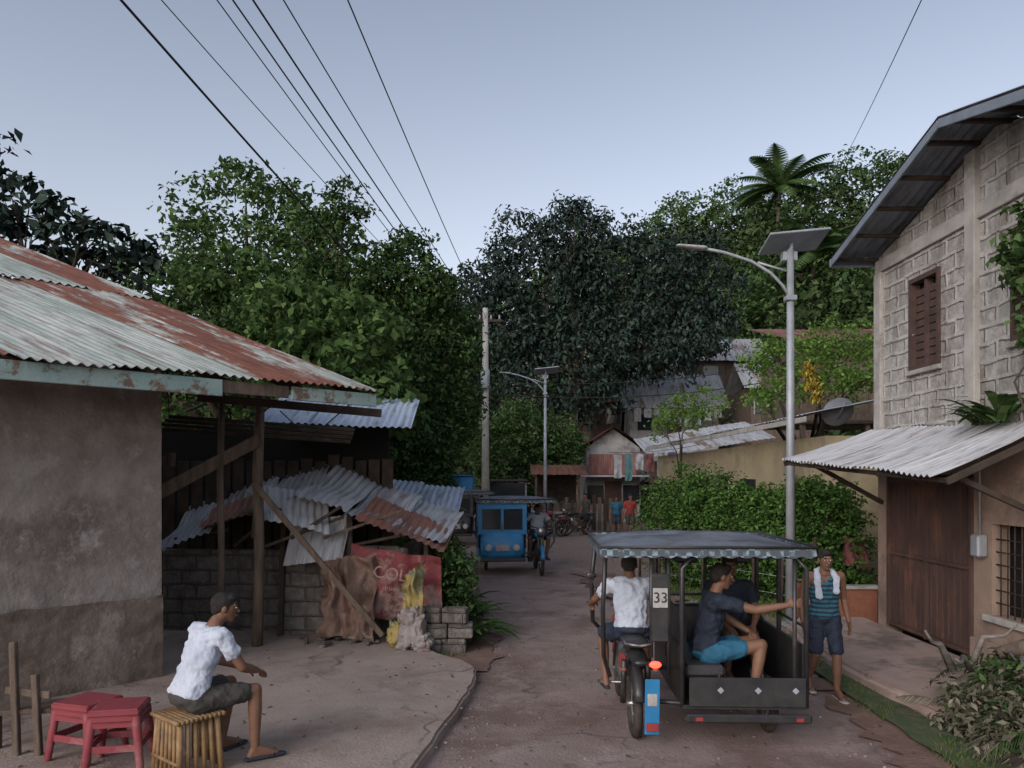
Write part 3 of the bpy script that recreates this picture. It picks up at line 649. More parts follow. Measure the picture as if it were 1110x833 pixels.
box('wall',6.3,10,33,36,0,2.9,m_wood,g); corr('roof',(5.6,32,3.0),(1,0,0.16),(0,1,.22),5.2,4.4,m_tinW,g,wave=.25,nps=4)
cols=[(.34,.35,.37),(.09,.2,.21),(.38,.38,.4),(.2,.08,.08),(.3,.33,.29),(.1,.13,.21)]
lm=[M('laundry_%d'%k,c_,None,6,.9,.1) for k,c_ in enumerate(cols)]
ld=group('laundry_line',(6,31.5,2))
tubes('line',[wire((3.9,31.5,3.2),(7.4,31.0,3.5),.12,.01)],m_wire,ld,4)
for k in range(7):
    h=R.uniform(.5,1.1); cloth('garment_%d'%k,(4.1+.42*k,31.47-.06*k,3.1+.02*k),(.3,-.05,0),(0,0,-h),8,8,.04,lm[k%6],ld,8,0,.1)
ld=group('laundry_line',(9,43.2,5)); tubes('line',[wire((6.5,43,6),(11.8,43,6.1),.1,.012)],m_wire,ld,4)
for k in range(9): cloth('garment_%d'%k,(6.7+.55*k,42.98,5.95),(.38,0,0),(0,0,-R.uniform(.5,1.0)),6,6,.04,lm[(k*2)%6],ld,8,0,.1)
fs_=group('roadside_stall',(2.2,33.5,0))
box('counter',1.0,2.8,33,33.4,0,1.1,m_wood,fs_); corr('roof',(.8,32.4,2.3),(1,0,0),(0,1,.2),2.3,2.2,m_tinR,fs_,wave=.25,nps=4)
for x in (1,2.8): beam('post',(x,32.6,0),(x,32.6,2.3),.1,.1,m_wood,fs_)
box('back',1.0,2.8,34.2,34.3,0,2.5,m_woodd,fs_)
sg=group('painted_sign_board',(2,31,0)); box('board',1.45,2.5,30.95,31.0,.3,.85,m_wh,sg); text('lettering','VULCANIZE',(1.97,30.93,.6),(math.pi/2,0,0),.2,m_redcl,sg); 
for x in (1.55,2.4): beam('leg',(x,31.02,0),(x,31.02,.85),.06,.04,m_wood,sg)
wf=group('wooden_fence',(2.2,31.4,0))
for k in range(16): beam('picket_%d'%k,(1.1+.22*k,31.5,0),(1.1+.22*k,31.5,R.uniform(1.1,1.5)),.14,.03,m_wood if k%2 else m_woodd,wf)
dr=group('blue_water_drum',(-2.0,31,0)); 
hullobj('drum',[ell((-2,31,.05),(.5,.5,.04))+ell((-2,31,2.2),(.5,.5,.04))],m_blue,dr); hullobj('lid',[ell((-2,31,2.26),(.53,.53,.05))],m_blue,dr)
tubes('hoops',[([(-2+.51*math.cos(a*.5236),31+.51*math.sin(a*.5236),z) for a in range(13)],.02) for z in (.5,1.0,1.6)],m_blue,dr,4)
# ------------------------------------------------------------------ TREES
tree('mango_tree',(-7.6,22,0),[(-9.7,22.5,7.0,2.4,2.2,2.3),(-7.4,22,8.4,2.2,2.2,2.4),(-5.3,21,7.4,1.6,1.8,2.2),(-8.2,20.5,4.6,3,1.8,2.4),(-5.2,19.5,5,1.9,1.7,2.3),(-11.5,23,5.6,2,2,2.2),(-7,21,6.3,2.6,1.6,2)],.5,.21,25,m_leaf1b,.35,.8)
tree('feathery_tree',(-5,17,0),[(-4.0,17,7.3,.8,.8,.9),(-3.6,17,8.2,.55,.6,.5),(-3.0,17,6.5,.8,.8,.8),(-4.6,17,6.1,1.2,1,1.1)],.24,.13,20,m_leaf1,.1,.5)
tree('dense_shade_tree',(-2.3,16.8,0),[(-2.3,17,5.7,1.1,1.1,1.75),(-1.65,17.5,4.6,.95,1.1,2.2),(-2.8,15.8,4.0,1.2,1.2,1.7),(-1.95,16.8,2.4,.7,1,1.6),(-2.8,15.6,2.3,.9,.8,1.4),(-3.6,17,5.2,1.1,1.1,1.3)],.27,.135,26,m_leaf1,.2,1.0)
tree('broadleaf_tree',(-3.3,13.6,0),[(-2.5,13.2,4.3,.75,.7,1.0),(-3.3,13.4,3.9,.9,.8,1.0),(-2.1,13,3.3,.55,.6,.8),(-3.9,13.8,5.0,.8,.7,.9)],.26,.18,14,m_leafL,.08,.75,.6,.5)
tree('breadfruit_tree',(-9.4,14.5,0),[(-9.0,14.2,7.2,.75,.7,.55),(-7.7,14.0,6.55,.7,.7,.4),(-9.5,14,8.3,.4,.5,.3),(-6.9,14.3,6.2,.5,.5,.3),(-10,14.5,6.4,1.1,1,.8),(-8.4,14.5,5.9,.8,.8,.5)],.3,.24,16,m_leaf2,.12,.45,.5,.6)
tree('dark_acacia_tree',(4,42,0),[(1.6,42,12.0,3.4,3,4.4),(6.2,42,11.6,3.8,3,4.4),(-1.0,41,10.2,2.4,2.4,4.0),(9.4,43,12.0,3,3,4.0),(3,40,7.8,3.8,2.6,2.6),(7.5,41,9.2,3.4,2.6,2.2),(3.0,41,14.4,1.9,2.0,2.4)],.75,.31,34,m_leaf2,.5,.75,.45,.8)
tree('roadside_tree',(1.6,36,0),[(.6,36.5,4.2,1.5,1.2,1.6),(2.2,36.5,3.6,1.2,1.2,1.5),(-.6,36,3.3,1.3,1.2,1.6),(1.2,36.5,2.2,1.2,1,1.5)],.35,.19,22,m_leaf1b,.18,.9)
tree('roadside_tree',(-3.2,30,0),[(-3.2,30,4.5,1.6,1.5,2.6),(-4.5,29,6.5,2,1.8,2.4),(-3.1,28.5,2,.8,1,1.8)],.4,.22,24,m_leaf1,.2,.9)
cl=[];cl3=[]
y=43.
while y<84:
    x=-22.
    while x<.8*y:
        px=x+R.uniform(-1.8,1.8); py=y+R.uniform(-1.8,1.8); r=R.uniform(1.8,4.2)
        if not(py<60 and 2.5<px<17) and not (-1<px<9 and py<70): 
            (cl if R.random()<.65 else cl3).append((px,py,float(T(px,py))+r*.9+.4,r,r,r*R.uniform(.85,1.35)))
        x+=4.8
    y+=4.6
for k in range(24):
    px=R.uniform(16,34); py=R.uniform(30,42); r=R.uniform(1.8,2.8); cl.append((px,py,float(T(px,py))+r*.9,r,r,r*1.1))
V1=crown(cl,1.0,.52,14,.55,.55,.3); V3=crown(cl3,.85,.42,14,.55,.55,.3)
hf=group('hillside_forest',(20,62,float(T(20,62)))); quads('canopy',V1,m_leaf4,hf); quads('canopy_light',V3,m_leaf1b,hf)
sh_=[]
for (px,py,r) in [(9,58,2.2),(13,59,2.4),(17,58,2.5),(5,56,2.2),(2.5,54,2),(17.5,48,2),(17.5,44.5,1.6),(3,45,1.4),(12.2,46.5,1.3),(19,52,2.2),(7.2,42.5,.8),(10.8,40,.9),(6.9,50,1.3),(15,57,2),(11.5,48.5,1.0)]: sh_.append((px,py,float(T(px,py))+r*.9,r,r,r*1.1))
for k in range(9): px=R.uniform(-22,-8); py=R.uniform(26,40); r=R.uniform(2,3); sh_.append((px,py,r*1.2,r,r,r*1.3))
quads('background_trees',crown(sh_,.8,.4,16,.8),m_leaf1b)
def frond(base,dirv,L,droop,n=16,leaf=.9,wid=.05):
    pts=[];q=[]
    d=Vector(dirv).normalized(); side=d.cross(Vector((0,0,1))).normalized()
    for i in range(n+1):
        t=i/n; p=Vector(base)+d*L*t+Vector((0,0,.35*L*t-droop*L*t*t)); pts.append(p)
    for i in range(1,n+1):
        p=pts[i]; tg=(pts[i]-pts[i-1]).normalized(); ll=leaf*math.sin(math.pi*min(.97,(i/n*.85+.12)))
        for s in (1,-1):
            for h in (0,.5):
                b=p-tg*(L/n)*h
                tip=b+side*s*ll*.8+tg*ll*.5+Vector((0,0,-.35*ll)); wv=tg*wid*L/3
                q+=[b-wv,b+wv,tip+wv*.2,tip-wv*.2]
    return pts,q
def palm(name,x,y,top,L=3.6,mat=m_leaf1b):
    z0=float(T(x,y)); g=group(name,(x,y,z0)); tp=Vector((x+.4,y,top))
    tube('trunk',[(x,y,z0),(x+.1,y,(z0+top)/2),tp],[.22,.17,.13],m_bark,g); Q=[];Ts=[]
    for k in range(26):
        a=k*2.4; e=R.uniform(-.3,1.5); pts,q=frond(tp,(math.cos(a),math.sin(a),e),L*R.uniform(.8,1.05),R.uniform(.45,.85),leaf=1.15,wid=.06); Q+=[v[:] for v in q]; Ts.append((pts,[.04]*len(pts)))
    quads('fronds',Q,mat,g); tubes('ribs',Ts,m_leafL,g,4)
palm('coconut_palm',21.8,65,26.0,5.0)
palm('coconut_palm',22.0,58,18.6,4.2)
def plant(name,x,y,z,n,L,mat,w=.25,el=(.6,1.6)):
    Q=[]
    for k in range(n):
        a=R.uniform(0,6.28); e=R.uniform(*el); d=Vector((math.cos(a),math.sin(a),e)).normalized(); s=d.cross(Vector((0,0,1))).normalized()
        b=Vector((x+R.uniform(-.1,.1),y+R.uniform(-.1,.1),z)); LL=L*R.uniform(.6,1.1); m=6
        P=[]
        for i in range(m+1):
            t=i/m; ww=w*LL*math.sin(math.pi*(.08+.9*t)); c_=b+d*LL*t-Vector((0,0,.5*LL*t*t)); P.append((c_-s*ww*.5,c_+s*ww*.5))
        for i in range(m): Q+=[P[i][0][:],P[i][1][:],P[i+1][1][:],P[i+1][0][:]]
    return quads(name,Q,mat)
plant('roadside_plant',-.66,10.6,.0,46,1.05,m_leafL,.12); plant('roadside_plant',-.8,11.4,.0,50,1.3,m_hedge,.12)
plant('roadside_plant',-1.0,12.6,0,50,1.3,m_leaf1,.12)
plant('banana_plant',-2.1,20,1.2,12,1.6,m_leafL,.28); 
quads('roadside_shrub',crown([(-.78,10.8,.75,.3,.5,.55),(-1.1,12.4,.8,.35,.6,.6),(-1.8,15,.8,.45,1.5,.7),(-2.5,19.5,.7,.45,2,.6)],.14,.08,18,1.0),m_leaf1)
plant('fern_on_roof',5.2,8.7,2.85,26,.65,m_leaf1b,.12); plant('fern_on_roof',5.1,8.2,2.85,30,.85,m_leaf1b,.13)
tree('papaya_tree',(4.95,7.0,0),[(5.0,7.45,4.5,.3,.35,.45),(5.05,7.35,3.7,.25,.3,.3)],.12,.12,12,m_leaf1b,.03,.5)
def grass(name,pts,h,mat):
    P=np.array(pts); n=len(P); a=NP.uniform(0,6.28,n); d=np.stack([np.cos(a),np.sin(a),0*a],1); hh=h*NP.uniform(.4,1.2,n)[:,None]; w=.006+.008*NP.random(n)[:,None]
    ln_=NP.normal(size=(n,3))*.35; ln_[:,2]=1
    V=np.empty((n,4,3)); V[:,0]=P-d*w; V[:,1]=P+d*w; V[:,2]=P+ln_*hh+d*w*.2; V[:,3]=P+ln_*hh-d*w*.2
    return quads(name,V.reshape(-1,3),mat)
gp=[]
for k in range(6500):
    y=R.uniform(5.2,11); x=3.58+R.gauss(0,.08)+.04*math.sin(y*4)
    if mn.noise(Vector((x*3,y*1.5,0)))>-.15: gp.append((x,y,.0))
for k in range(6000): a=R.random(); gp.append((2.7+2.1*a+R.gauss(0,.25),16.6-4.1*a+R.gauss(0,.25),0))
for k in range(4000): gp.append((R.uniform(4.6,6),R.uniform(12.2,14),.02))
for k in range(5000):
    y=R.uniform(9.6,24); gp.append((-.6-(y-9.6)*.085+R.gauss(0,.12)-.25,y,0))
grass('grass',gp,.085,m_grass)
m_moss=M('mossy_gutter',(.05,.075,.035),(.09,.1,.05),6,.95,.6,30,c3=(.12,.095,.075),s3=3)
strip('mossy_gutter',[(3.38,4),(3.42,7),(3.42,9.5),(3.44,11)],[(3.85,4),(3.8,7),(3.75,9.5),(3.9,11)],.06,m_moss,.03,8,.02)
# debris heap bottom right
db=group('palm_debris_pile',(4.6,6.6,0)); Q=[];Ts=[]
for k in range(80):
    bx=3.9+1.2*R.random(); by=R.uniform(5.5,7.3); bz=.08+.62*max(0,min(1,(bx-3.75)/.8))*R.uniform(.3,1); a=R.uniform(0,6.28)
    pts,q=frond((bx,by,bz),(math.cos(a),math.sin(a)*.8,R.uniform(-.4,.4)),R.uniform(.3,.6),R.uniform(.5,1.1),n=12,leaf=R.uniform(.13,.22),wid=.06); Q+=[v[:] for v in q]; Ts.append((pts,.006))
h_=len(Q)*2//3//4*4
quads('dry_fronds',Q[:h_],m_dry,db); quads('green_fronds',Q[h_:],m_leaf1,db); tubes('ribs',Ts,m_wood,db,4)
quads('leaf_litter',crown([(4.45,6.5,.2,.7,1.0,.5),(4.75,6.3,.4,.5,.8,.45),(4.5,7.1,.2,.4,.3,.3)],.14,.09,22,1.3,.4,.2),m_dry,db)
quads('leaf_litter_green',crown([(4.5,6.5,.25,.7,1.0,.5)],.14,.09,8,1.0,.4,.2),m_leaf1,db)
L=[]
for k in range(26):
    a=Vector((R.uniform(4.0,4.9),R.uniform(5.7,7.4),R.uniform(.05,.6))); b=a+Vector((R.uniform(-.4,.7),R.uniform(-.5,.5),R.uniform(.0,.5))); L.append(([a,a.lerp(b,.4)+Vector((R.uniform(-.05,.05),.05,.08)),a.lerp(b,.7)+Vector((0,R.uniform(-.06,.06),0)),b],[R.uniform(.012,.045),.028,.017,.008]))
tubes('branches',L,M('grey_driftwood',(.24,.21,.185),(.13,.115,.1),5,.9,.6,stretch=(1,1,4)),db,7)
lump('heap',(4.6,6.5,.05),(.7,.9,.3),M('dark_soil',(.07,.055,.045),(.04,.032,.026),6,.95,.6),db,4,.4)
tube('log',[(4.3,6.95,.72),(4.6,6.9,.80),(4.9,6.8,.76),(5.2,6.7,.82)],[.05,.085,.09,.11],m_wood,db,9)
bm=bmesh.new()
for k in range(700):
    q=k%3
    if q==0: x=3.2+R.gauss(0,.3); y=R.uniform(6,16)
    elif q==1: x=-.35+R.gauss(0,.12); y=R.uniform(6,14)
    else: x=R.uniform(-.3,3.3); y=R.uniform(5.8,15)
    s=R.uniform(.004,.02); z=.025+(.1 if x<-.45 and y<9 else 0)
    bmesh.ops.create_icosphere(bm,subdivisions=1,radius=s,matrix=Matrix.Translation((x,y,z))@Matrix.Diagonal((1,R.uniform(.6,1.4),.6,1)))
bmo('loose_stones',bm,m_gravel)
P=np.array([(R.uniform(-4,3.6),R.uniform(5.8,13),.0) for k in range(360)]); P[:,2]=np.where(P[:,0]<-.5,.128,.04)
Nn=NP.normal(size=P.shape)*.15; Nn[:,2]+=1
quads('fallen_leaves',leafgeo(P,Nn,.045,.5,0),m_dry)
# ------------------------------------------------------------------ PEOPLE
def solid(name,hulls,mat,parent,vox,smooth=4,disp=0,M4=None):
    bm=bmesh.new()
    for P in hulls: addhull(bm,[(M4@p if M4 else p) for p in P])
    me=bpy.data.meshes.new('t'); bm.to_mesh(me); bm.free(); o=bpy.data.objects.new('t',me); link(o)
    r=o.modifiers.new('r','REMESH'); r.mode='VOXEL'; r.voxel_size=vox
    s=o.modifiers.new('s','SMOOTH'); s.iterations=smooth; s.factor=.5
    if disp:
        tx=bpy.data.textures.new('fold','CLOUDS'); tx.noise_scale=.07; d=o.modifiers.new('d','DISPLACE'); d.texture=tx; d.strength=disp; d.mid_level=.5; d.texture_coords='GLOBAL'
    dg=bpy.context.evaluated_depsgraph_get(); m2=bpy.data.meshes.new_from_object(o.evaluated_get(dg)); bpy.data.objects.remove(o)
    m2.materials.clear(); m2.materials.append(mat); m2.polygons.foreach_set('use_smooth',[True]*len(m2.polygons))
    q=bpy.data.objects.new(name,m2); link(q); attach(q,parent); return q
def cap(a,b,ra,rb): return ell(a,(ra,ra,ra))+ell(b,(rb,rb,rb))
def human(name,J,face,M4=None,shirt=m_white,shorts=m_khaki,shoes=None,sleeve=.55,vox=.0065,curl=.6,hairm=m_hair,tank=False,extra=None,s=1.0,leg=.85):
    J={k:Vector(v) for k,v in J.items()}; M4=M4 or Matrix.Identity(4); loc=M4@Vector((J['pelvis'].x,J['pelvis'].y,min(J['anL'].z,J['anR'].z)-.06))
    g=group(name,loc)
    rt=(J['shR']-J['shL']).normalized(); up=(J['neck']-J['pelvis']).normalized(); fw=up.cross(rt).normalized(); rt2=fw.cross(up).normalized()
    B=Matrix((rt2,fw,up)).transposed()
    ch=J['chest']; pv=J['pelvis']; wa=ch.lerp(pv,.55); nk=J['neck']; hd=J['head']
    Hs=[]
    shm=(J['shL']+J['shR'])/2
    Hs.append(ell(ch,(.15*s,.1*s,.12*s),B)+ell(wa,(.125*s,.088*s,.08*s),B))
    Hs.append(ell(ch+up*.06*s,(.135*s,.088*s,.09*s),B)+ell(J['shL'],(.05*s,)*3)+ell(J['shR'],(.05*s,)*3))
    Hs.append(ell(wa,(.125*s,.088*s,.08*s),B)+ell(pv,(.15*s,.105*s,.085*s),B))
    Hs.append(ell(nk-up*.03,(.075*s,.06*s,.04*s),B)+ell(nk+(hd-nk)*.25,(.05*s,)*3)); Hs.append(cap(nk,hd-Vector((0,0,.03)),.052*s,.048*s))
    for S in 'LR':
        Hs.append(cap(J['sh'+S],J['el'+S],.05*s,.037*s)); e=J['el'+S];w=J['wr'+S]
        Hs.append(cap(e,e.lerp(w,.3),.037*s,.038*s)); Hs.append(cap(e.lerp(w,.3),w,.038*s,.025*s))
        h=J['hp'+S];k=J['kn'+S];a=J['an'+S];t=J['to'+S]
        Hs.append(cap(h,k,.085*s,.054*s)); Hs.append(cap(k,k.lerp(a,.35),.052*s,.053*s)); Hs.append(cap(k.lerp(a,.35),a,.053*s,.033*s))
        heel=a+(a-t).normalized()*.035-Vector((0,0,.04)); heel.z=min(heel.z,t.z+.01)
        Hs.append(ell(heel,(.03*s,.03*s,.028*s))+ell(a,(.032*s,)*3)+ell(t,(.036*s,.036*s,.018*s))); 
        fd=(w-e).normalized(); pn=J.get('pn'+S,fw); pn=(pn-fd*pn.dot(fd)).normalized(); sd=fd.cross(pn).normalized()
        HB=Matrix((sd,pn,fd)).transposed(); th=1 if (S=='R') else -1
        if 'th'+S in J: th=1 if J['th'+S].dot(sd)>0 else -1
        pc=w+fd*.05*s
        Hs.append(ell(w,(.026*s,.018*s,.02*s),HB)+ell(pc+fd*.025*s,(.04*s,.014*s,.025*s),HB))
        for i,(o_,ln_) in enumerate([(.03,.07),(.01,.08),(-.01,.075),(-.03,.058)]):
            p=pc+fd*.035*s+sd*o_*s*th
            for q,f in enumerate((.45,.32,.23)):
                ang=curl*(.5+q*.45); dd=(fd*math.cos(ang)+pn*math.sin(ang)).normalized(); p2=p+dd*ln_*f*s; Hs.append(cap(p,p2,.0095*s,.0085*s)); p=p2
        p=w+fd*.02*s+sd*.025*s*th; p2=p+(sd*th*.8+fd*.6+pn*.3).normalized()*.035*s; p3=p2+(sd*th*.2+fd*.8+pn*.5*curl).normalized()*.03*s
        Hs.append(cap(p,p2,.012*s,.01*s)); Hs.append(cap(p2,p3,.0105*s,.009*s))
    f=Vector(face).normalized(); r=f.cross(Vector((0,0,1))).normalized(); uu=r.cross(f); HM=Matrix((r,f,uu)).transposed()
    def hp(x,y,z): return hd+HM@(Vector((x,y,z))*s)
    Hs.append(ell(hp(0,-.012,.022),(.073*s,.09*s,.088*s),HM)); 
    Hs.append(ell(hp(0,.02,0),(.064*s,.068*s,.07*s),HM)+ell(hp(0,.05,-.085),(.028*s,.025*s,.022*s),HM)+ell(hp(0,.0,-.06),(.052*s,.04*s,.035*s),HM))
    Hs.append(ell(hp(0,.088,.012),(.008*s,.006*s,.01*s),HM)+ell(hp(0,.104,-.022),(.016*s,.012*s,.009*s),HM))
    Hs.append(ell(hp(-.03,.07,.03),(.02*s,.012*s,.008*s),HM)+ell(hp(.03,.07,.03),(.02*s,.012*s,.008*s),HM))
    Hs.append(ell(hp(0,.083,-.05),(.022*s,.011*s,.009*s),HM))
    for e in (-1,1): Hs.append(ell(hp(.074*e,-.008,.0),(.010*s,.02*s,.03*s),HM))
    solid('body',Hs,m_skin,g,vox,3,0,M4)
    for e in (-1,1):
        hullobj('eye',[[M4@q for q in ell(hp(.03*e,.079,.012),(.014*s,.008*s,.007*s),HM)]],m_eyew,g)
        hullobj('iris',[[M4@q for q in ell(hp(.03*e,.0855,.012),(.006*s,.003*s,.006*s),HM)]],m_hair,g)
        hullobj('eyebrow',[[M4@q for q in ell(hp(.032*e,.083,.033),(.019*s,.006*s,.004*s),HM)]],m_hair,g)
    hullobj('lips',[[M4@q for q in ell(hp(0,.0915,-.05),(.021*s,.006*s,.007*s),HM)]],m_lip,g)
    Hh=[ell(hp(0,-.022,.034),(.081*s,.093*s,.09*s),HM),ell(hp(0,.035,.085),(.058*s,.05*s,.035*s),HM),ell(hp(0,-.06,-.01),(.066*s,.045*s,.05*s),HM)]
    solid('hair',Hh,hairm,g,vox*1.2,2,.008,M4)
    a=.018*s; Sh=[]
    hem=pv+up*.0
    Sh.append(ell(ch,(.15*s+a,.105*s+a,.12*s),B)+ell(wa,(.14*s+a,.10*s+a,.08*s),B)); Sh.append(ell(wa,(.14*s+a,.10*s+a,.08*s),B)+ell(hem,(.155*s+a,.112*s+a,.05*s),B))
    if not tank:
        Sh.append(ell(ch+up*.06*s,(.14*s+a,.092*s+a,.085*s),B)+ell(J['shL'],(.06*s,)*3)+ell(J['shR'],(.06*s,)*3)+ell(nk-up*.02*s,(.07*s,.058*s,.015*s),B))
        for S in 'LR': m_=J['sh'+S].lerp(J['el'+S],sleeve); Sh.append(cap(J['sh'+S],m_,.064*s,.06*s))
    else:
        for S in 'LR':
            q=J['sh'+S].lerp(shm,.42); Sh.append(ell(q+up*.035*s,(.03*s,.05*s,.015*s),B)+ell(ch+up*.03*s,(.13*s,.1*s,.08*s),B))
        Sh.append(ell(ch+up*.05*s,(.145*s,.1*s,.07*s),B)+ell(ch,(.15*s+a,.105*s+a,.08*s),B))
    solid('shirt',Sh,shirt,g,vox*1.5,4,.045,M4)
    So=[]
    So.append(ell(pv+up*.03*s,(.158*s,.118*s,.06*s),B)+ell(pv-up*.03*s,(.165*s,.12*s,.07*s),B))
    for S in 'LR':
        h=J['hp'+S];k=J['kn'+S]; e=h.lerp(k,leg); So.append(cap(h,e,.098*s,.082*s))
    solid('shorts',So,shorts,g,vox*1.5,4,.035,M4)
    for S in 'LR':
        a=J['an'+S];t=J['to'+S]; d=(t-a); d.z=0; d.normalize(); base=min(t.z-.02,a.z-.05)
        c0=Vector((a.x,a.y,base))-d*.055; c1=Vector((t.x,t.y,base))+d*.045
        Hf=[ell(c0,(.036*s,.036*s,.014))+ell(c1,(.045*s,.045*s,.014))]
        if shoes=='shoe': Hf.append(ell(c0+Vector((0,0,.04)),(.036,.036,.03))+ell(c1+Vector((0,0,.025)),(.042,.042,.025)))
        solid('footwear_'+S,Hf,m_shoe if shoes else m_dkshort,g,.008,2,0,M4)
        if shoes!='shoe':
            sd=Vector((-d.y,d.x,0)); tp=Vector((t.x,t.y,base+.05))
            tube('strap_'+S,[M4@(tp-sd*.045-Vector((0,0,.04))-d*.03),M4@(tp-d*.0),M4@(tp+sd*.045-Vector((0,0,.04))-d*.03)],.006,m_dkshort,g,6)
    if extra: extra(g,J,B,M4,up,fw,rt2)
    return g
def ZR(x,y,z,a): return Matrix.Translation((x,y,z))@Matrix.Rotation(a,4,'Z')
J=dict(pelvis=(0,0,.55),chest=(0,.12,.86),neck=(0,.21,1.04),head=(0,.30,1.155),shL=(-.18,.17,.99),shR=(.18,.17,.99),elL=(-.25,.30,.74),elR=(.24,.30,.74),
 wrL=(-.14,.48,.66),wrR=(.12,.50,.66),hpL=(-.09,.03,.52),hpR=(.09,.03,.52),knL=(-.17,.44,.53),knR=(.19,.44,.53),anL=(-.15,.36,.1),anR=(.22,.42,.1),toL=(-.18,.52,.04),toR=(.26,.57,.04))
J['pnL']=(.3,0,-1);J['pnR']=(-.3,0,-1)
SM=(-2.4,5.8,.12); SA=math.radians(-40)
human('seated_man',J,(0.5,1,-.12),ZR(*SM,SA),shirt=m_white,shorts=m_khaki,curl=.7,leg=.75)
bs=group('bamboo_stool',SM,SA)
tubes('seat_slats',[([(-.2,-.17+.035*k,.415),(.2,-.17+.035*k,.415)],.017) for k in range(11)],m_bamboo,bs)
tubes('legs',[([(sx*.19,sy*.16,0),(sx*.16,sy*.14,.4)],.024) for sx in (-1,1) for sy in (-1,1)]+[([(-.19+.38*k/6,sy*.165,0.03),(-.16+.32*k/6,sy*.15,.4)],.017) for k in range(1,6) for sy in (-1,1)]+[([(sx*.185,-.16+.32*k/5,0.03),(sx*.165,-.14+.28*k/5,.4)],.017) for k in range(1,5) for sx in (-1,1)],m_bamboo,bs)
tubes('rails',[([(-.19,s_*.17,.12),(.19,s_*.17,.12)],.014) for s_ in (-1,1)],m_bamboo,bs)
m_redp=M('faded_red_plastic',(.23,.045,.055),(.18,.035,.045),3,.6,.1,c3=(.31,.14,.14),s3=3,lo3=.5,hi3=.66)
def stool(x,y,a,h=.45):
    g=group('red_plastic_stool',(x,y,.12),a)
    for s2 in range(3):
        z=h-.045*s2
        boxm('seat_%d'%s2,Matrix.Translation((0,0,z))@Matrix.Rotation(.03*s2,4,'Z'),.34,.34,.02,m_redp,g,.008)
        boxes('seat_rim_%d'%s2,[(-.17,.17,-.178,-.17,z-.03,z),(-.17,.17,.17,.178,z-.03,z),(-.178,-.17,-.17,.17,z-.03,z),(.17,.178,-.17,.17,z-.03,z)],m_redp,g)
    for sx in (-1,1):
        for sy in (-1,1):
            hullobj('leg',[ell((sx*.15,sy*.15,h-.05),(.035,.03,.01))+ell((sx*.19,sy*.19,.01),(.028,.024,.01))],m_redp,g)
    boxes('braces',[(-.17,.17,-.18,-.168,.15,.2),(-.17,.17,.168,.18,.15,.2),(-.18,-.168,-.168,.168,.15,.2),(.168,.18,-.168,.168,.15,.2)],m_redp,g)
stool(-2.95,5.9,.2); stool(-3.3,6.1,-.3,.43)
ch_=group('wooden_bench',(-3.75,6.1,.12))
for k in range(2): beam('upright_%d'%k,(-3.85+.17*k,6.1,.1),(-3.88+.17*k,6.1,1.0-.25*k),.05,.05,m_wood,ch_)
beam('rail',(-3.95,6.12,.62),(-3.6,6.12,.58),.03,.06,m_wood,ch_); beam('seat',(-4.1,6.2,.45),(-3.6,6.3,.45),.3,.04,m_wood,ch_)
beam('foot',(-4.1,6.25,.12),(-4.1,6.25,.45),.05,.05,m_wood,ch_)
J=dict(pelvis=(0,0,.86),chest=(0,.01,1.13),neck=(0,.02,1.33),head=(0,.05,1.45),shL=(-.175,.01,1.28),shR=(.175,.01,1.28),elL=(-.23,-.06,1.02),elR=(.24,-.02,1.02),
 wrL=(-.24,.06,.80),wrR=(.25,.1,.80),hpL=(-.085,0,.82),hpR=(.085,0,.82),knL=(-.09,.14,.46),knR=(.09,.03,.45),anL=(-.085,.16,.1),anR=(.1,-.2,.14),toL=(-.1,.32,.035),toR=(.11,-.04,.045))
J['pnL']=(1,.2,0);J['pnR']=(-1,.2,0);J['thL']=(0,1,0);J['thR']=(0,1,0)
m_stripe,t_,b_=nt('striped_tank'); w_=N(t_,'ShaderNodeTexWave',bands_direction='Z'); w_.inputs['Scale'].default_value=7; w_.inputs['Distortion'].default_value=1
t_.links.new(coord(t_),w_.inputs[0]); t_.links.new(mix(t_,ramp(t_,w_.outputs[0],.35,.6),(.012,.025,.045),(.025,.11,.16)),b_.inputs['Base Color']); b_.inputs['Roughness'].default_value=.85
def towel(g,J,B,M4,up,fw,rt):
    H=[]
    nk=J['neck']
    for s_ in (-1,1):
        p0=nk-fw*.07+up*.02; p1=nk+rt*s_*.075+up*.01; p2=nk+rt*s_*.10+fw*.08-up*.06; p3=nk+rt*s_*.085+fw*.125-up*(.26 if s_>0 else .2)
        for a,b in ((p0,p1),(p1,p2),(p2,p3)): H.append(ell(a,(.035,.018,.022),B)+ell(b,(.04,.018,.022),B))
    solid('towel',H,m_white,g,.008,4,.03,M4)
human('walking_man',J,(-.1,1,-.05),ZR(3.22,8.1,.03,math.radians(176))@Matrix.Scale(.96,4),shirt=m_stripe,shorts=m_dkshort,shoes='flip',tank=True,curl=.5,extra=towel,s=.97)
def kid(name,x,y,a,sh,so,h=.75):
    J=dict(pelvis=(0,0,.86),chest=(0,.01,1.13),neck=(0,.02,1.33),head=(0,.04,1.47),shL=(-.175,.01,1.28),shR=(.175,.01,1.28),elL=(-.24,-.03,1.02),elR=(.24,-.0,1.02),wrL=(-.25,.04,.80),wrR=(.25,.08,.80),hpL=(-.085,0,.82),hpR=(.085,0,.82),knL=(-.1,.1,.46),knR=(.1,.0,.45),anL=(-.09,.06,.09),anR=(.1,-.12,.12),toL=(-.1,.22,.03),toR=(.11,.03,.03))
    human(name,J,(0,1,0),ZR(x,y,0,a)@Matrix.Scale(h,4),shirt=sh,shorts=so,vox=.014)
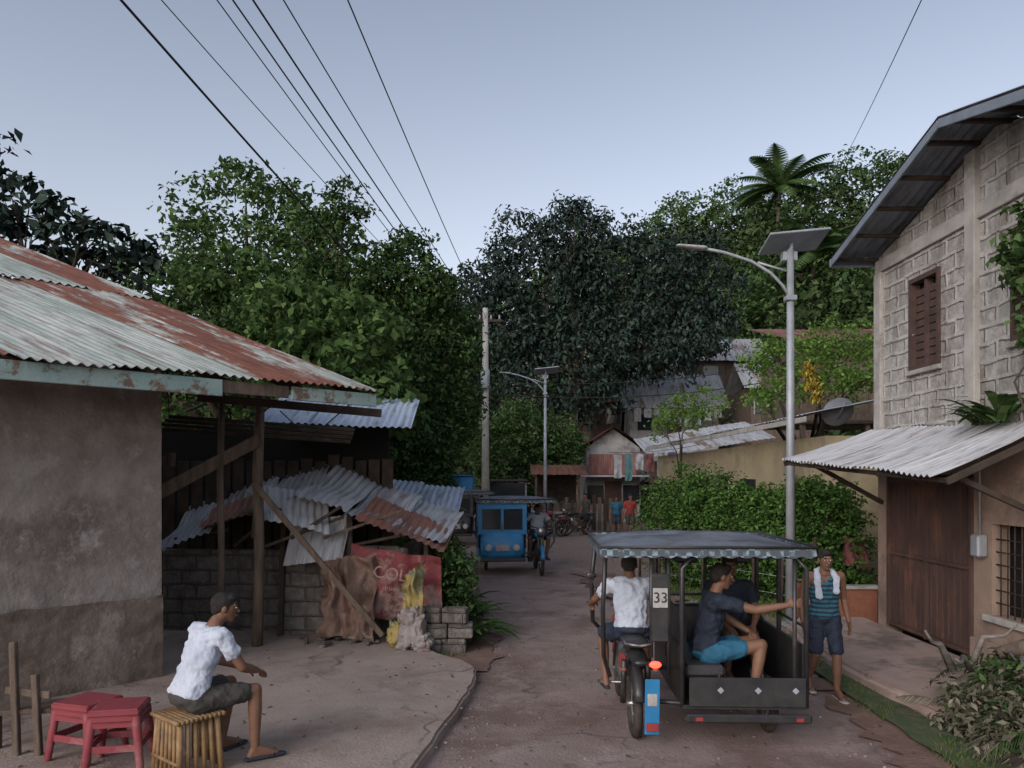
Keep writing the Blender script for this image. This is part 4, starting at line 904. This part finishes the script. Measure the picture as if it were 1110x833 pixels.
kid('child_walking',3.95,29.6,2.9,m_teal,m_dkshort,.95); kid('child_walking',4.4,29.2,3.3,m_redcl,m_khaki,1.0); kid('bystander',2.9,30.6,2.2,m_khaki,m_dkshort,1.0)
# ------------------------------------------------------------------ TRICYCLES
m_taillight,t_,b_=nt('lit_tail_lamp'); b_.inputs['Base Color'].default_value=(.6,.02,.02,1); b_.inputs['Emission Color'].default_value=(1,.06,.03,1); b_.inputs['Emission Strength'].default_value=4
m_roofv=M('canopy_vinyl',(.17,.195,.23),(.115,.13,.155),2,.65,.3,c3=(.065,.068,.075),s3=1.5,lo3=.42,hi3=.6)
m_fr,t_,b_=nt('chequered_trim'); ck=N(t_,'ShaderNodeTexChecker'); ck.inputs['Scale'].default_value=22; ck.inputs[1].default_value=(.18,.24,.28,1); ck.inputs[2].default_value=(.03,.05,.07,1)
t_.links.new(coord(t_),ck.inputs[0]); t_.links.new(mix(t_,ramp(t_,noise(t_,coord(t_),9),.45,.55),ck.outputs[0],(.05,.06,.07)),b_.inputs['Base Color']); b_.inputs['Roughness'].default_value=.6
m_vinyl=M('seat_vinyl',(.03,.03,.035),(.05,.045,.045),6,.5,.2)
def wheel(g,x,y,r,w=.045,nm='wheel'):
    V=[];F=[];n=32;m=10
    for i in range(n):
        a=2*math.pi*i/n
        for k in range(m):
            b=2*math.pi*k/m; rr=r-w+w*math.cos(b); V.append((x+w*.9*math.sin(b),y+rr*math.cos(a),r+rr*math.sin(a)))
    for i in range(n):
        for k in range(m): F.append((i*m+k,i*m+(k+1)%m,((i+1)%n)*m+(k+1)%m,((i+1)%n)*m+k))
    mo(nm+'_tyre',V,F,m_rubber,g,True)
    rim=[(x,y+(r-2*w)*math.cos(2*math.pi*i/n),r+(r-2*w)*math.sin(2*math.pi*i/n)) for i in range(n+1)]
    L=[(rim,.012)]
    for i in range(16):
        a=2*math.pi*i/16; L.append(([(x+.03*(-1)**i,y,r),(x,y+(r-2*w)*math.cos(a),r+(r-2*w)*math.sin(a))],.003))
    L.append(([(x-.07,y,r),(x+.07,y,r)],.028)); tubes(nm+'_rim',L,m_chrome,g,6)
def bike(g,bx,paint,lit):
    wheel(g,bx,.32,.29,.045,'rear_wheel'); wheel(g,bx,1.6,.29,.04,'front_wheel')
    L=[([(bx-.05,1.6,.29),(bx-.05,1.42,.75),(bx-.05,1.34,1.0)],.02),([(bx+.05,1.6,.29),(bx+.05,1.42,.75),(bx+.05,1.34,1.0)],.02),
       ([(bx-.35,1.12,1.02),(bx-.2,1.26,1.06),(bx,1.32,1.0),(bx+.2,1.26,1.06),(bx+.35,1.12,1.02)],.014),
       ([(bx,1.35,.9),(bx,.95,.72),(bx,.5,.68),(bx,.1,.72)],.025),([(bx,1.35,.85),(bx,1.1,.4),(bx,.7,.32),(bx,.32,.3)],.025),
       ([(bx-.1,.32,.3),(bx-.1,.22,.68)],.025),([(bx+.1,.32,.3),(bx+.1,.22,.68)],.025)]
    tubes('bike_frame',L,m_black,g)
    tubes('exhaust',[([(bx+.12,1.0,.3),(bx+.14,.6,.26),(bx+.14,.1,.36)],[.02,.035,.04]),([(bx-.26,.85,.33),(bx+.26,.85,.33)],.014)],m_chrome,g)
    hullobj('fuel_tank',[ell((bx,1.12,.86),(.12,.14,.1))+ell((bx,.88,.82),(.09,.12,.06))],paint,g)
    hullobj('bike_seat',[ell((bx,.8,.79),(.1,.1,.035))+ell((bx,.2,.83),(.12,.12,.04))],m_vinyl,g)
    hullobj('engine',[ell((bx,.9,.42),(.12,.15,.1))+ell((bx,1.08,.6),(.08,.08,.1))],m_chrome,g)
    hullobj('tail_cowl',[ell((bx,.2,.74),(.08,.12,.05))+ell((bx,-.04,.72),(.06,.04,.03))],m_black,g)
    for e in (-1,1):
        hullobj('side_cover',[ell((bx+e*.1,.45,.62),(.02,.12,.07))+ell((bx+e*.09,.3,.66),(.02,.08,.05))],paint,g)
        tube('grab_rail',[(bx+e*.1,.3,.84),(bx+e*.11,.02,.86),(bx,-.06,.86)],.01,m_chrome,g,6)
        hullobj('indicator',[ell((bx+e*.13,-.02,.66),(.025,.02,.018),None,8,6)],m_orange,g)
    if lit: hullobj('tail_light',[ell((bx+.12,-.06,.71),(.05,.015,.03),None,10,6)],m_taillight,g)
    else: hullobj('headlight',[ell((bx,1.47,.95),(.09,.06,.09))],m_chrome,g)
    fr=[(bx,1.6+.33*math.cos(a),.29+.33*math.sin(a)) for a in [i*.25 for i in range(1,11)]]
    tube('front_fender',fr,.045,paint,g)
    fr=[(bx,.32+.34*math.cos(a),.29+.34*math.sin(a)) for a in [.6+i*.25 for i in range(0,10)]]
    tube('rear_fender',fr,.05,m_black,g)
    for s_ in (-1,1):
        tube('mirror_stem',[(bx+s_*.22,1.24,1.06),(bx+s_*.3,1.24,1.22)],.006,m_black,g,5); hullobj('mirror',[ell((bx+s_*.31,1.24,1.26),(.05,.012,.035))],m_black,g)
def tricycle(name,loc,rot,paint,num='33',lit=True,panel=m_black,trim=m_fr,sc=1.0,front=False):
    g=group(name,loc,rot); g.scale=(sc,sc,sc); bx=-.55
    bike(g,bx,paint,lit); wheel(g,.62,.5,.25,.045,'sidecar_wheel')
    boxm('mudguard_flap',Matrix.Translation((bx+.10,-.03,.36))@Matrix.Rotation(.08,4,'X'),.12,.012,.46,m_blue,g,.005)
    boxm('plate',Matrix.Translation((bx+.1,-.048,.2)),.1,.008,.07,m_redcl,g,.003)
    boxm('flap_sticker',Matrix.Translation((bx+.1,-.043,.42)),.08,.008,.1,m_shoe,g,.003)
    x0,x1,y0,y1=-.2,.8,.0,1.5
    boxes('floor',[(x0,x1,y0,y1,.34,.37)],m_black,g)
    boxm('rear_panel',Matrix.Translation(((x0+x1)/2+.02,-.015,.48)),.94,.03,.24,panel,g,.012)
    for q in (-.2,.1,.4):
        boxm('panel_stud',Matrix.Translation(((x0+x1)/2+q,-.034,.5))@Matrix.Rotation(.785,4,'Y'),.04,.008,.04,m_metal,g,.002)
    boxm('rear_bumper',Matrix.Translation(((x0+x1)/2+.02,-.05,.28)),1.0,.05,.07,m_black,g,.015)
    for q in (-.38,.42): boxm('reflector',Matrix.Translation(((x0+x1)/2+q,-.08,.28)),.06,.01,.03,m_redcl,g,.002)
    boxm('side_panel_right',Matrix.Translation((x1,.78,.6)),.03,1.42,.5,panel,g,.012)
    boxm('side_panel_left',Matrix.Translation((x0,.75,.6)),.03,1.46,.46,panel,g,.012)
    cx=(x0+x1)/2
    hullobj('nose_panel',[ell((cx,1.52,.92),(.47,.05,.04))+ell((cx,1.62,.6),(.46,.05,.2))+ell((cx,1.5,.36),(.47,.05,.03))],paint if front else m_black,g)
    boxm('windscreen_bar',Matrix.Translation((cx,1.53,1.28))@Matrix.Rotation(.1,4,'X'),.03,.03,.62,m_black,g,.004)
    if front:
        boxes('front_frame',[(x0-.03,x0+.06,1.5,1.56,.9,1.58),(x1-.06,x1+.03,1.5,1.56,.9,1.58),(x0+.06,x1-.06,1.5,1.56,1.45,1.58),(x0+.06,x1-.06,1.5,1.56,.9,1.0),(cx-.03,cx+.03,1.5,1.56,1.0,1.45)],paint,g)
        boxes('windscreen',[(x0+.06,x1-.06,1.515,1.52,1.0,1.45)],m_glass,g)
        for q in (-.3,.3): hullobj('sidecar_lamp',[ell((cx+q,1.68,.62),(.08,.03,.08))],m_shoe,g)
        boxm('front_plate',Matrix.Translation((cx,1.69,.62)),.3,.012,.14,m_wh,g,.004); boxm('bumper',Matrix.Translation((cx,1.66,.36)),1.0,.06,.08,m_black,g,.02)
        boxes('curtain_side',[(x1-.01,x1+.012,.1,.8,1.0,1.55)],paint,g)
    boxm('rear_left_panel',Matrix.Translation((-.38,.02,1.16)),.14,.025,.56,m_black,g,.008)
    boxm('number_plate',Matrix.Translation((-.38,.0,1.24)),.12,.012,.16,m_shoe,g,.003); text('number',num,(-.38,-.009,1.24),(math.pi/2,0,0),.12,m_wire,g)
    zr=1.6; P=[]
    def arch(y,xa,xb,z0): return ([(xa,y,z0),(xa,y,zr-.12),(xa+.08*(1 if xb>xa else -1),y,zr-.02),(xb-.08*(1 if xb>xa else -1),y,zr-.02),(xb,y,zr-.12),(xb,y,z0)],.022)
    P+=[arch(.02,x0,x1,.35),arch(1.48,x0,x1,.6),arch(.75,x0,x1,.6)]
    P+=[([(x1-.09,.03,.35),(x1-.09,.03,zr)],.018),([(x1,.02,.55),(x1,1.48,.9)],.014),([(x1,.02,1.0),(x1,.75,1.0)],.012)]
    P+=[([(-.8,.25,zr-.02),(-.8,1.5,zr-.02)],.016),([(-.8,1.45,zr),(-.84,1.5,1.2),(-.82,1.62,.75),(-.6,1.85,.5)],.022),([(-.8,.3,zr),(-.82,.32,1.1),(-.8,.5,.65),(-.72,.8,.4)],.02),
        ([(-.8,.02,zr-.02),(x1,.02,zr-.02)],.016),([(-.8,1.5,zr-.02),(x1,1.5,zr-.02)],.016),([(-.45,.03,.75),(-.45,.03,zr)],.016),([(-.31,.03,.6),(-.31,.03,zr)],.016),
        ([(x0,.02,.38),(bx,.32,.32)],.02),([(x0,1.2,.38),(bx,1.1,.4)],.02),([(-.84,1.5,1.0),(-.2,1.48,1.0)],.012),([(x0,1.48,1.05),(x1,1.48,1.05)],.014)]
    P+=[([(.1,.02,.62),(.1,.02,.37)],.012),([(.45,.02,.62),(.45,.02,.37)],.012)]
    tubes('tube_frame',P,m_black,g,8)
    boxm('side_bench',Matrix.Translation((.0,.55,.62)),.34,.95,.1,m_vinyl,g,.03); boxm('bench_back',Matrix.Translation((-.165,.6,.88)),.05,.9,.42,m_vinyl,g,.02)
    boxm('front_bench',Matrix.Translation((.45,1.28,.62)),.5,.3,.1,m_vinyl,g,.03)
    for q in (.05,.55): boxm('speaker_box',Matrix.Translation((q,1.3,1.47)),.22,.2,.16,m_black,g,.02)
    V=[];F=[];nu=24;nv=18
    for j in range(nv+1):
        for i in range(nu+1):
            a=i/nu;b=j/nv; x=-.86+1.7*a; y=-.05+1.65*b
            z=zr+.03+.075*(1-(2*a-1)**4)*(1-(2*b-1)**4)+.008*math.sin(b*20)*math.sin(a*3.1)+.012*mn.noise(Vector((a*5,b*5,1)))*math.sin(a*3.14)*math.sin(b*3.14)
            V.append((x,y,z))
    for j in range(nv):
        for i in range(nu):
            q=j*(nu+1)+i;F.append((q,q+1,q+nu+2,q+nu+1))
    mo('roof_canopy',V,F,m_roofv,g,True)
    boxes('roof_liner',[(-.84,.82,-.03,1.58,zr-.0,zr+.02)],m_black,g)
    for nm,(a,b) in {'rear':((-.87,-.06),(.85,-.06)),'front':((-.87,1.61),(.85,1.61)),'left':((-.87,-.06),(-.87,1.61)),'right':((.85,-.06),(.85,1.61))}.items():
        V=[];F=[];n=90
        for i in range(n+1):
            t=i/n; x=a[0]+(b[0]-a[0])*t; y=a[1]+(b[1]-a[1])*t
            V+=[(x,y,zr+.055),(x*1.006,y-.01 if nm=='rear' else y,zr-.01-.018*abs(math.sin(t*math.pi*14)))]
        for i in range(n): F.append((2*i,2*i+1,2*i+3,2*i+2))
        mo('fringe_'+nm,V,F,trim,g)
    tube('roof_edge_rail',[(-.88,-.07,zr+.06),(.86,-.07,zr+.06),(.86,1.62,zr+.06),(-.88,1.62,zr+.06),(-.88,-.07,zr+.06)],.012,m_black,g,6)
    return Matrix.Translation(loc)@Matrix.Rotation(rot,4,'Z')@Matrix.Scale(sc,4)
MT=tricycle('motor_tricycle',(1.62,6.5,.012),math.radians(-2),m_redcl,sc=1.02)
def driver(MT,shirt,shorts,vox=.0065,name='tricycle_driver'):
    b=-.55
    J=dict(pelvis=(b,.55,.90),chest=(b,.60,1.14),neck=(b,.67,1.32),head=(b,.73,1.42),shL=(b-.18,.64,1.27),shR=(b+.18,.64,1.27),elL=(b-.3,.83,1.1),elR=(b+.28,.85,1.1),
      wrL=(b-.31,1.05,1.03),wrR=(b+.31,1.05,1.03),hpL=(b-.09,.58,.86),hpR=(b+.09,.58,.86),knL=(b-.22,.98,.76),knR=(b+.19,.98,.76),anL=(b-.2,.85,.37),anR=(b+.18,.85,.37),toL=(b-.22,1.0,.31),toR=(b+.19,1.0,.31))
    J['pnL']=(0,0,-1);J['pnR']=(0,0,-1);J['thL']=(1,0,0);J['thR']=(-1,0,0)
    human(name,J,(.15,1,-.05),MT,shirt=shirt,shorts=shorts,curl=1.1,vox=vox,s=.93)
driver(MT,m_white,m_dkshort)
J=dict(pelvis=(.04,.36,.76),chest=(.10,.34,1.05),neck=(.14,.33,1.25),head=(.19,.33,1.37),shL=(.12,.52,1.19),shR=(.12,.16,1.19),elL=(.28,.6,.98),elR=(.42,.10,1.13),wrL=(.46,.5,.88),wrR=(.655,.045,1.18),
 hpL=(.07,.44,.73),hpR=(.07,.26,.73),knL=(.50,.46,.80),knR=(.49,.2,.82),anL=(.55,.44,.47),anR=(.42,.16,.47),toL=(.70,.44,.405),toR=(.57,.13,.405))
J['pnL']=(0,0,-1);J['pnR']=(0,1,0);J['thR']=(0,0,1);J['thL']=(0,-1,0)
human('passenger',J,(1,.1,-.1),MT,shirt=m_dkshirt,shorts=m_teal,shoes='shoe',curl=1.0,s=.97,leg=.6)
J=dict(pelvis=(.45,1.22,.76),chest=(.45,1.18,1.04),neck=(.45,1.16,1.24),head=(.45,1.12,1.37),shL=(.63,1.16,1.18),shR=(.27,1.16,1.18),elL=(.68,1.02,.95),elR=(.24,1.0,.95),wrL=(.6,.85,.86),wrR=(.35,.82,.86),
 hpL=(.54,1.2,.73),hpR=(.36,1.2,.73),knL=(.58,.82,.78),knR=(.36,.8,.78),anL=(.62,.85,.46),anR=(.34,.75,.46),toL=(.64,.7,.405),toR=(.35,.6,.405))
J['pnL']=(0,0,-1);J['pnR']=(0,0,-1)
human('passenger',J,(-.1,-1,-.1),MT,shirt=m_dkshirt,shorts=m_khaki,shoes='shoe',curl=.6,s=.95,vox=.008)
MT2=tricycle('motor_tricycle',(-.02,19.3,.02),math.radians(184),m_blue,'17',False,m_blue,front=True,sc=1.04)
driver(MT2,m_white,m_dkshort,.011)
MT3=tricycle('motor_tricycle',(-1.65,26.5,.02),math.radians(186),m_black,'21',False,m_black,front=True,sc=1.05)
driver(MT3,m_dkshirt,m_khaki,.014)
for (x,y,a,pt) in ((2.3,29.3,1.9,m_redcl),(3.1,29.9,2.2,m_black),(1.7,29.9,1.3,m_blue)):
    g=group('parked_motorcycle',(x,y,.02),a); bike(g,0,pt,False); tube('side_stand',[(-.05,.8,.3),(-.2,.8,0)],.012,m_black,g,5)
jp=group('parked_jeepney',(-.2,33.5,0),0.0)
boxm('body',Matrix.Translation((0,1.8,.95)),1.7,3.2,.8,m_metal,jp,.08); boxm('bonnet',Matrix.Translation((0,-.1,.85)),1.4,.9,.55,m_metal,jp,.1)
boxm('roof',Matrix.Translation((0,1.7,2.05)),1.75,3.4,.12,m_black,jp,.05); boxm('windscreen',Matrix.Translation((0,.28,1.65)),1.5,.05,.6,m_glass,jp)
for sx in (-.8,.8):
    for yy in (.25,1.3,2.4,3.3): beam('pillar',(sx,yy,1.3),(sx,yy,2.0),.07,.07,m_metal,jp)
for k in range(6): boxm('grille_bar',Matrix.Translation((0,-.57,.7+.07*k)),.9,.02,.03,m_chrome,jp)
for sx in (-.72,.72): wheel(jp,sx,.1,.36,.1,'front_wheel'); wheel(jp,sx,2.7,.36,.1,'rear_wheel')
for sx in (-.55,.55): hullobj('headlight',[ell((sx,-.57,.95),(.09,.04,.09))],m_shoe,jp)
# ------------------------------------------------------------------ WORLD, SUN, CAMERA
el=math.radians(28); az=math.radians(215)
w=bpy.data.worlds.new('World'); SC.world=w; w.use_nodes=True; t=w.node_tree; t.nodes.clear()
out=t.nodes.new('ShaderNodeOutputWorld'); bg=t.nodes.new('ShaderNodeBackground'); sk=t.nodes.new('ShaderNodeTexSky'); sk.sky_type='NISHITA'; sk.sun_disc=False
sk.sun_elevation=el; sk.sun_rotation=az; sk.dust_density=3; sk.air_density=1.2; sk.ozone_density=1.5
hs=t.nodes.new('ShaderNodeHueSaturation'); hs.inputs['Saturation'].default_value=.48; hs.inputs['Value'].default_value=1.6
tc=t.nodes.new('ShaderNodeTexCoord'); sx_=t.nodes.new('ShaderNodeSeparateXYZ'); t.links.new(tc.outputs['Generated'],sx_.inputs[0])
rp=t.nodes.new('ShaderNodeValToRGB'); e=rp.color_ramp.elements; e[0].position=.05; e[0].color=(1,.96,.985,1); e[1].position=.55; e[1].color=(.60,.63,.70,1); t.links.new(sx_.outputs[2],rp.inputs[0])
mm=t.nodes.new('ShaderNodeMix'); mm.data_type='RGBA'; mm.blend_type='MULTIPLY'; mm.inputs[0].default_value=1
t.links.new(sk.outputs[0],hs.inputs['Color']); t.links.new(hs.outputs[0],mm.inputs[6]); t.links.new(rp.outputs[0],mm.inputs[7])
t.links.new(mm.outputs[2],bg.inputs[0]); bg.inputs[1].default_value=.15; t.links.new(bg.outputs[0],out.inputs[0])
sd=bpy.data.lights.new('sun','SUN'); sd.energy=.85; sd.angle=math.radians(40); sd.color=(1,.92,.88); so=bpy.data.objects.new('sun',sd); link(so)
dv=Vector((math.sin(az)*math.cos(el),math.cos(az)*math.cos(el),math.sin(el))); so.rotation_euler=dv.to_track_quat('Z','Y').to_euler()
cd=bpy.data.cameras.new('camera'); cam=bpy.data.objects.new('camera',cd); link(cam); cam.location=(0,0,2.3); cam.rotation_euler=(math.radians(90),0,0)
cd.sensor_width=36; cd.lens=850/1110*36; cd.shift_y=.0887; cd.clip_end=3000; cd.clip_start=.05; SC.camera=cam
SC.view_settings.view_transform='Standard'; SC.view_settings.look='None'; SC.view_settings.exposure=0
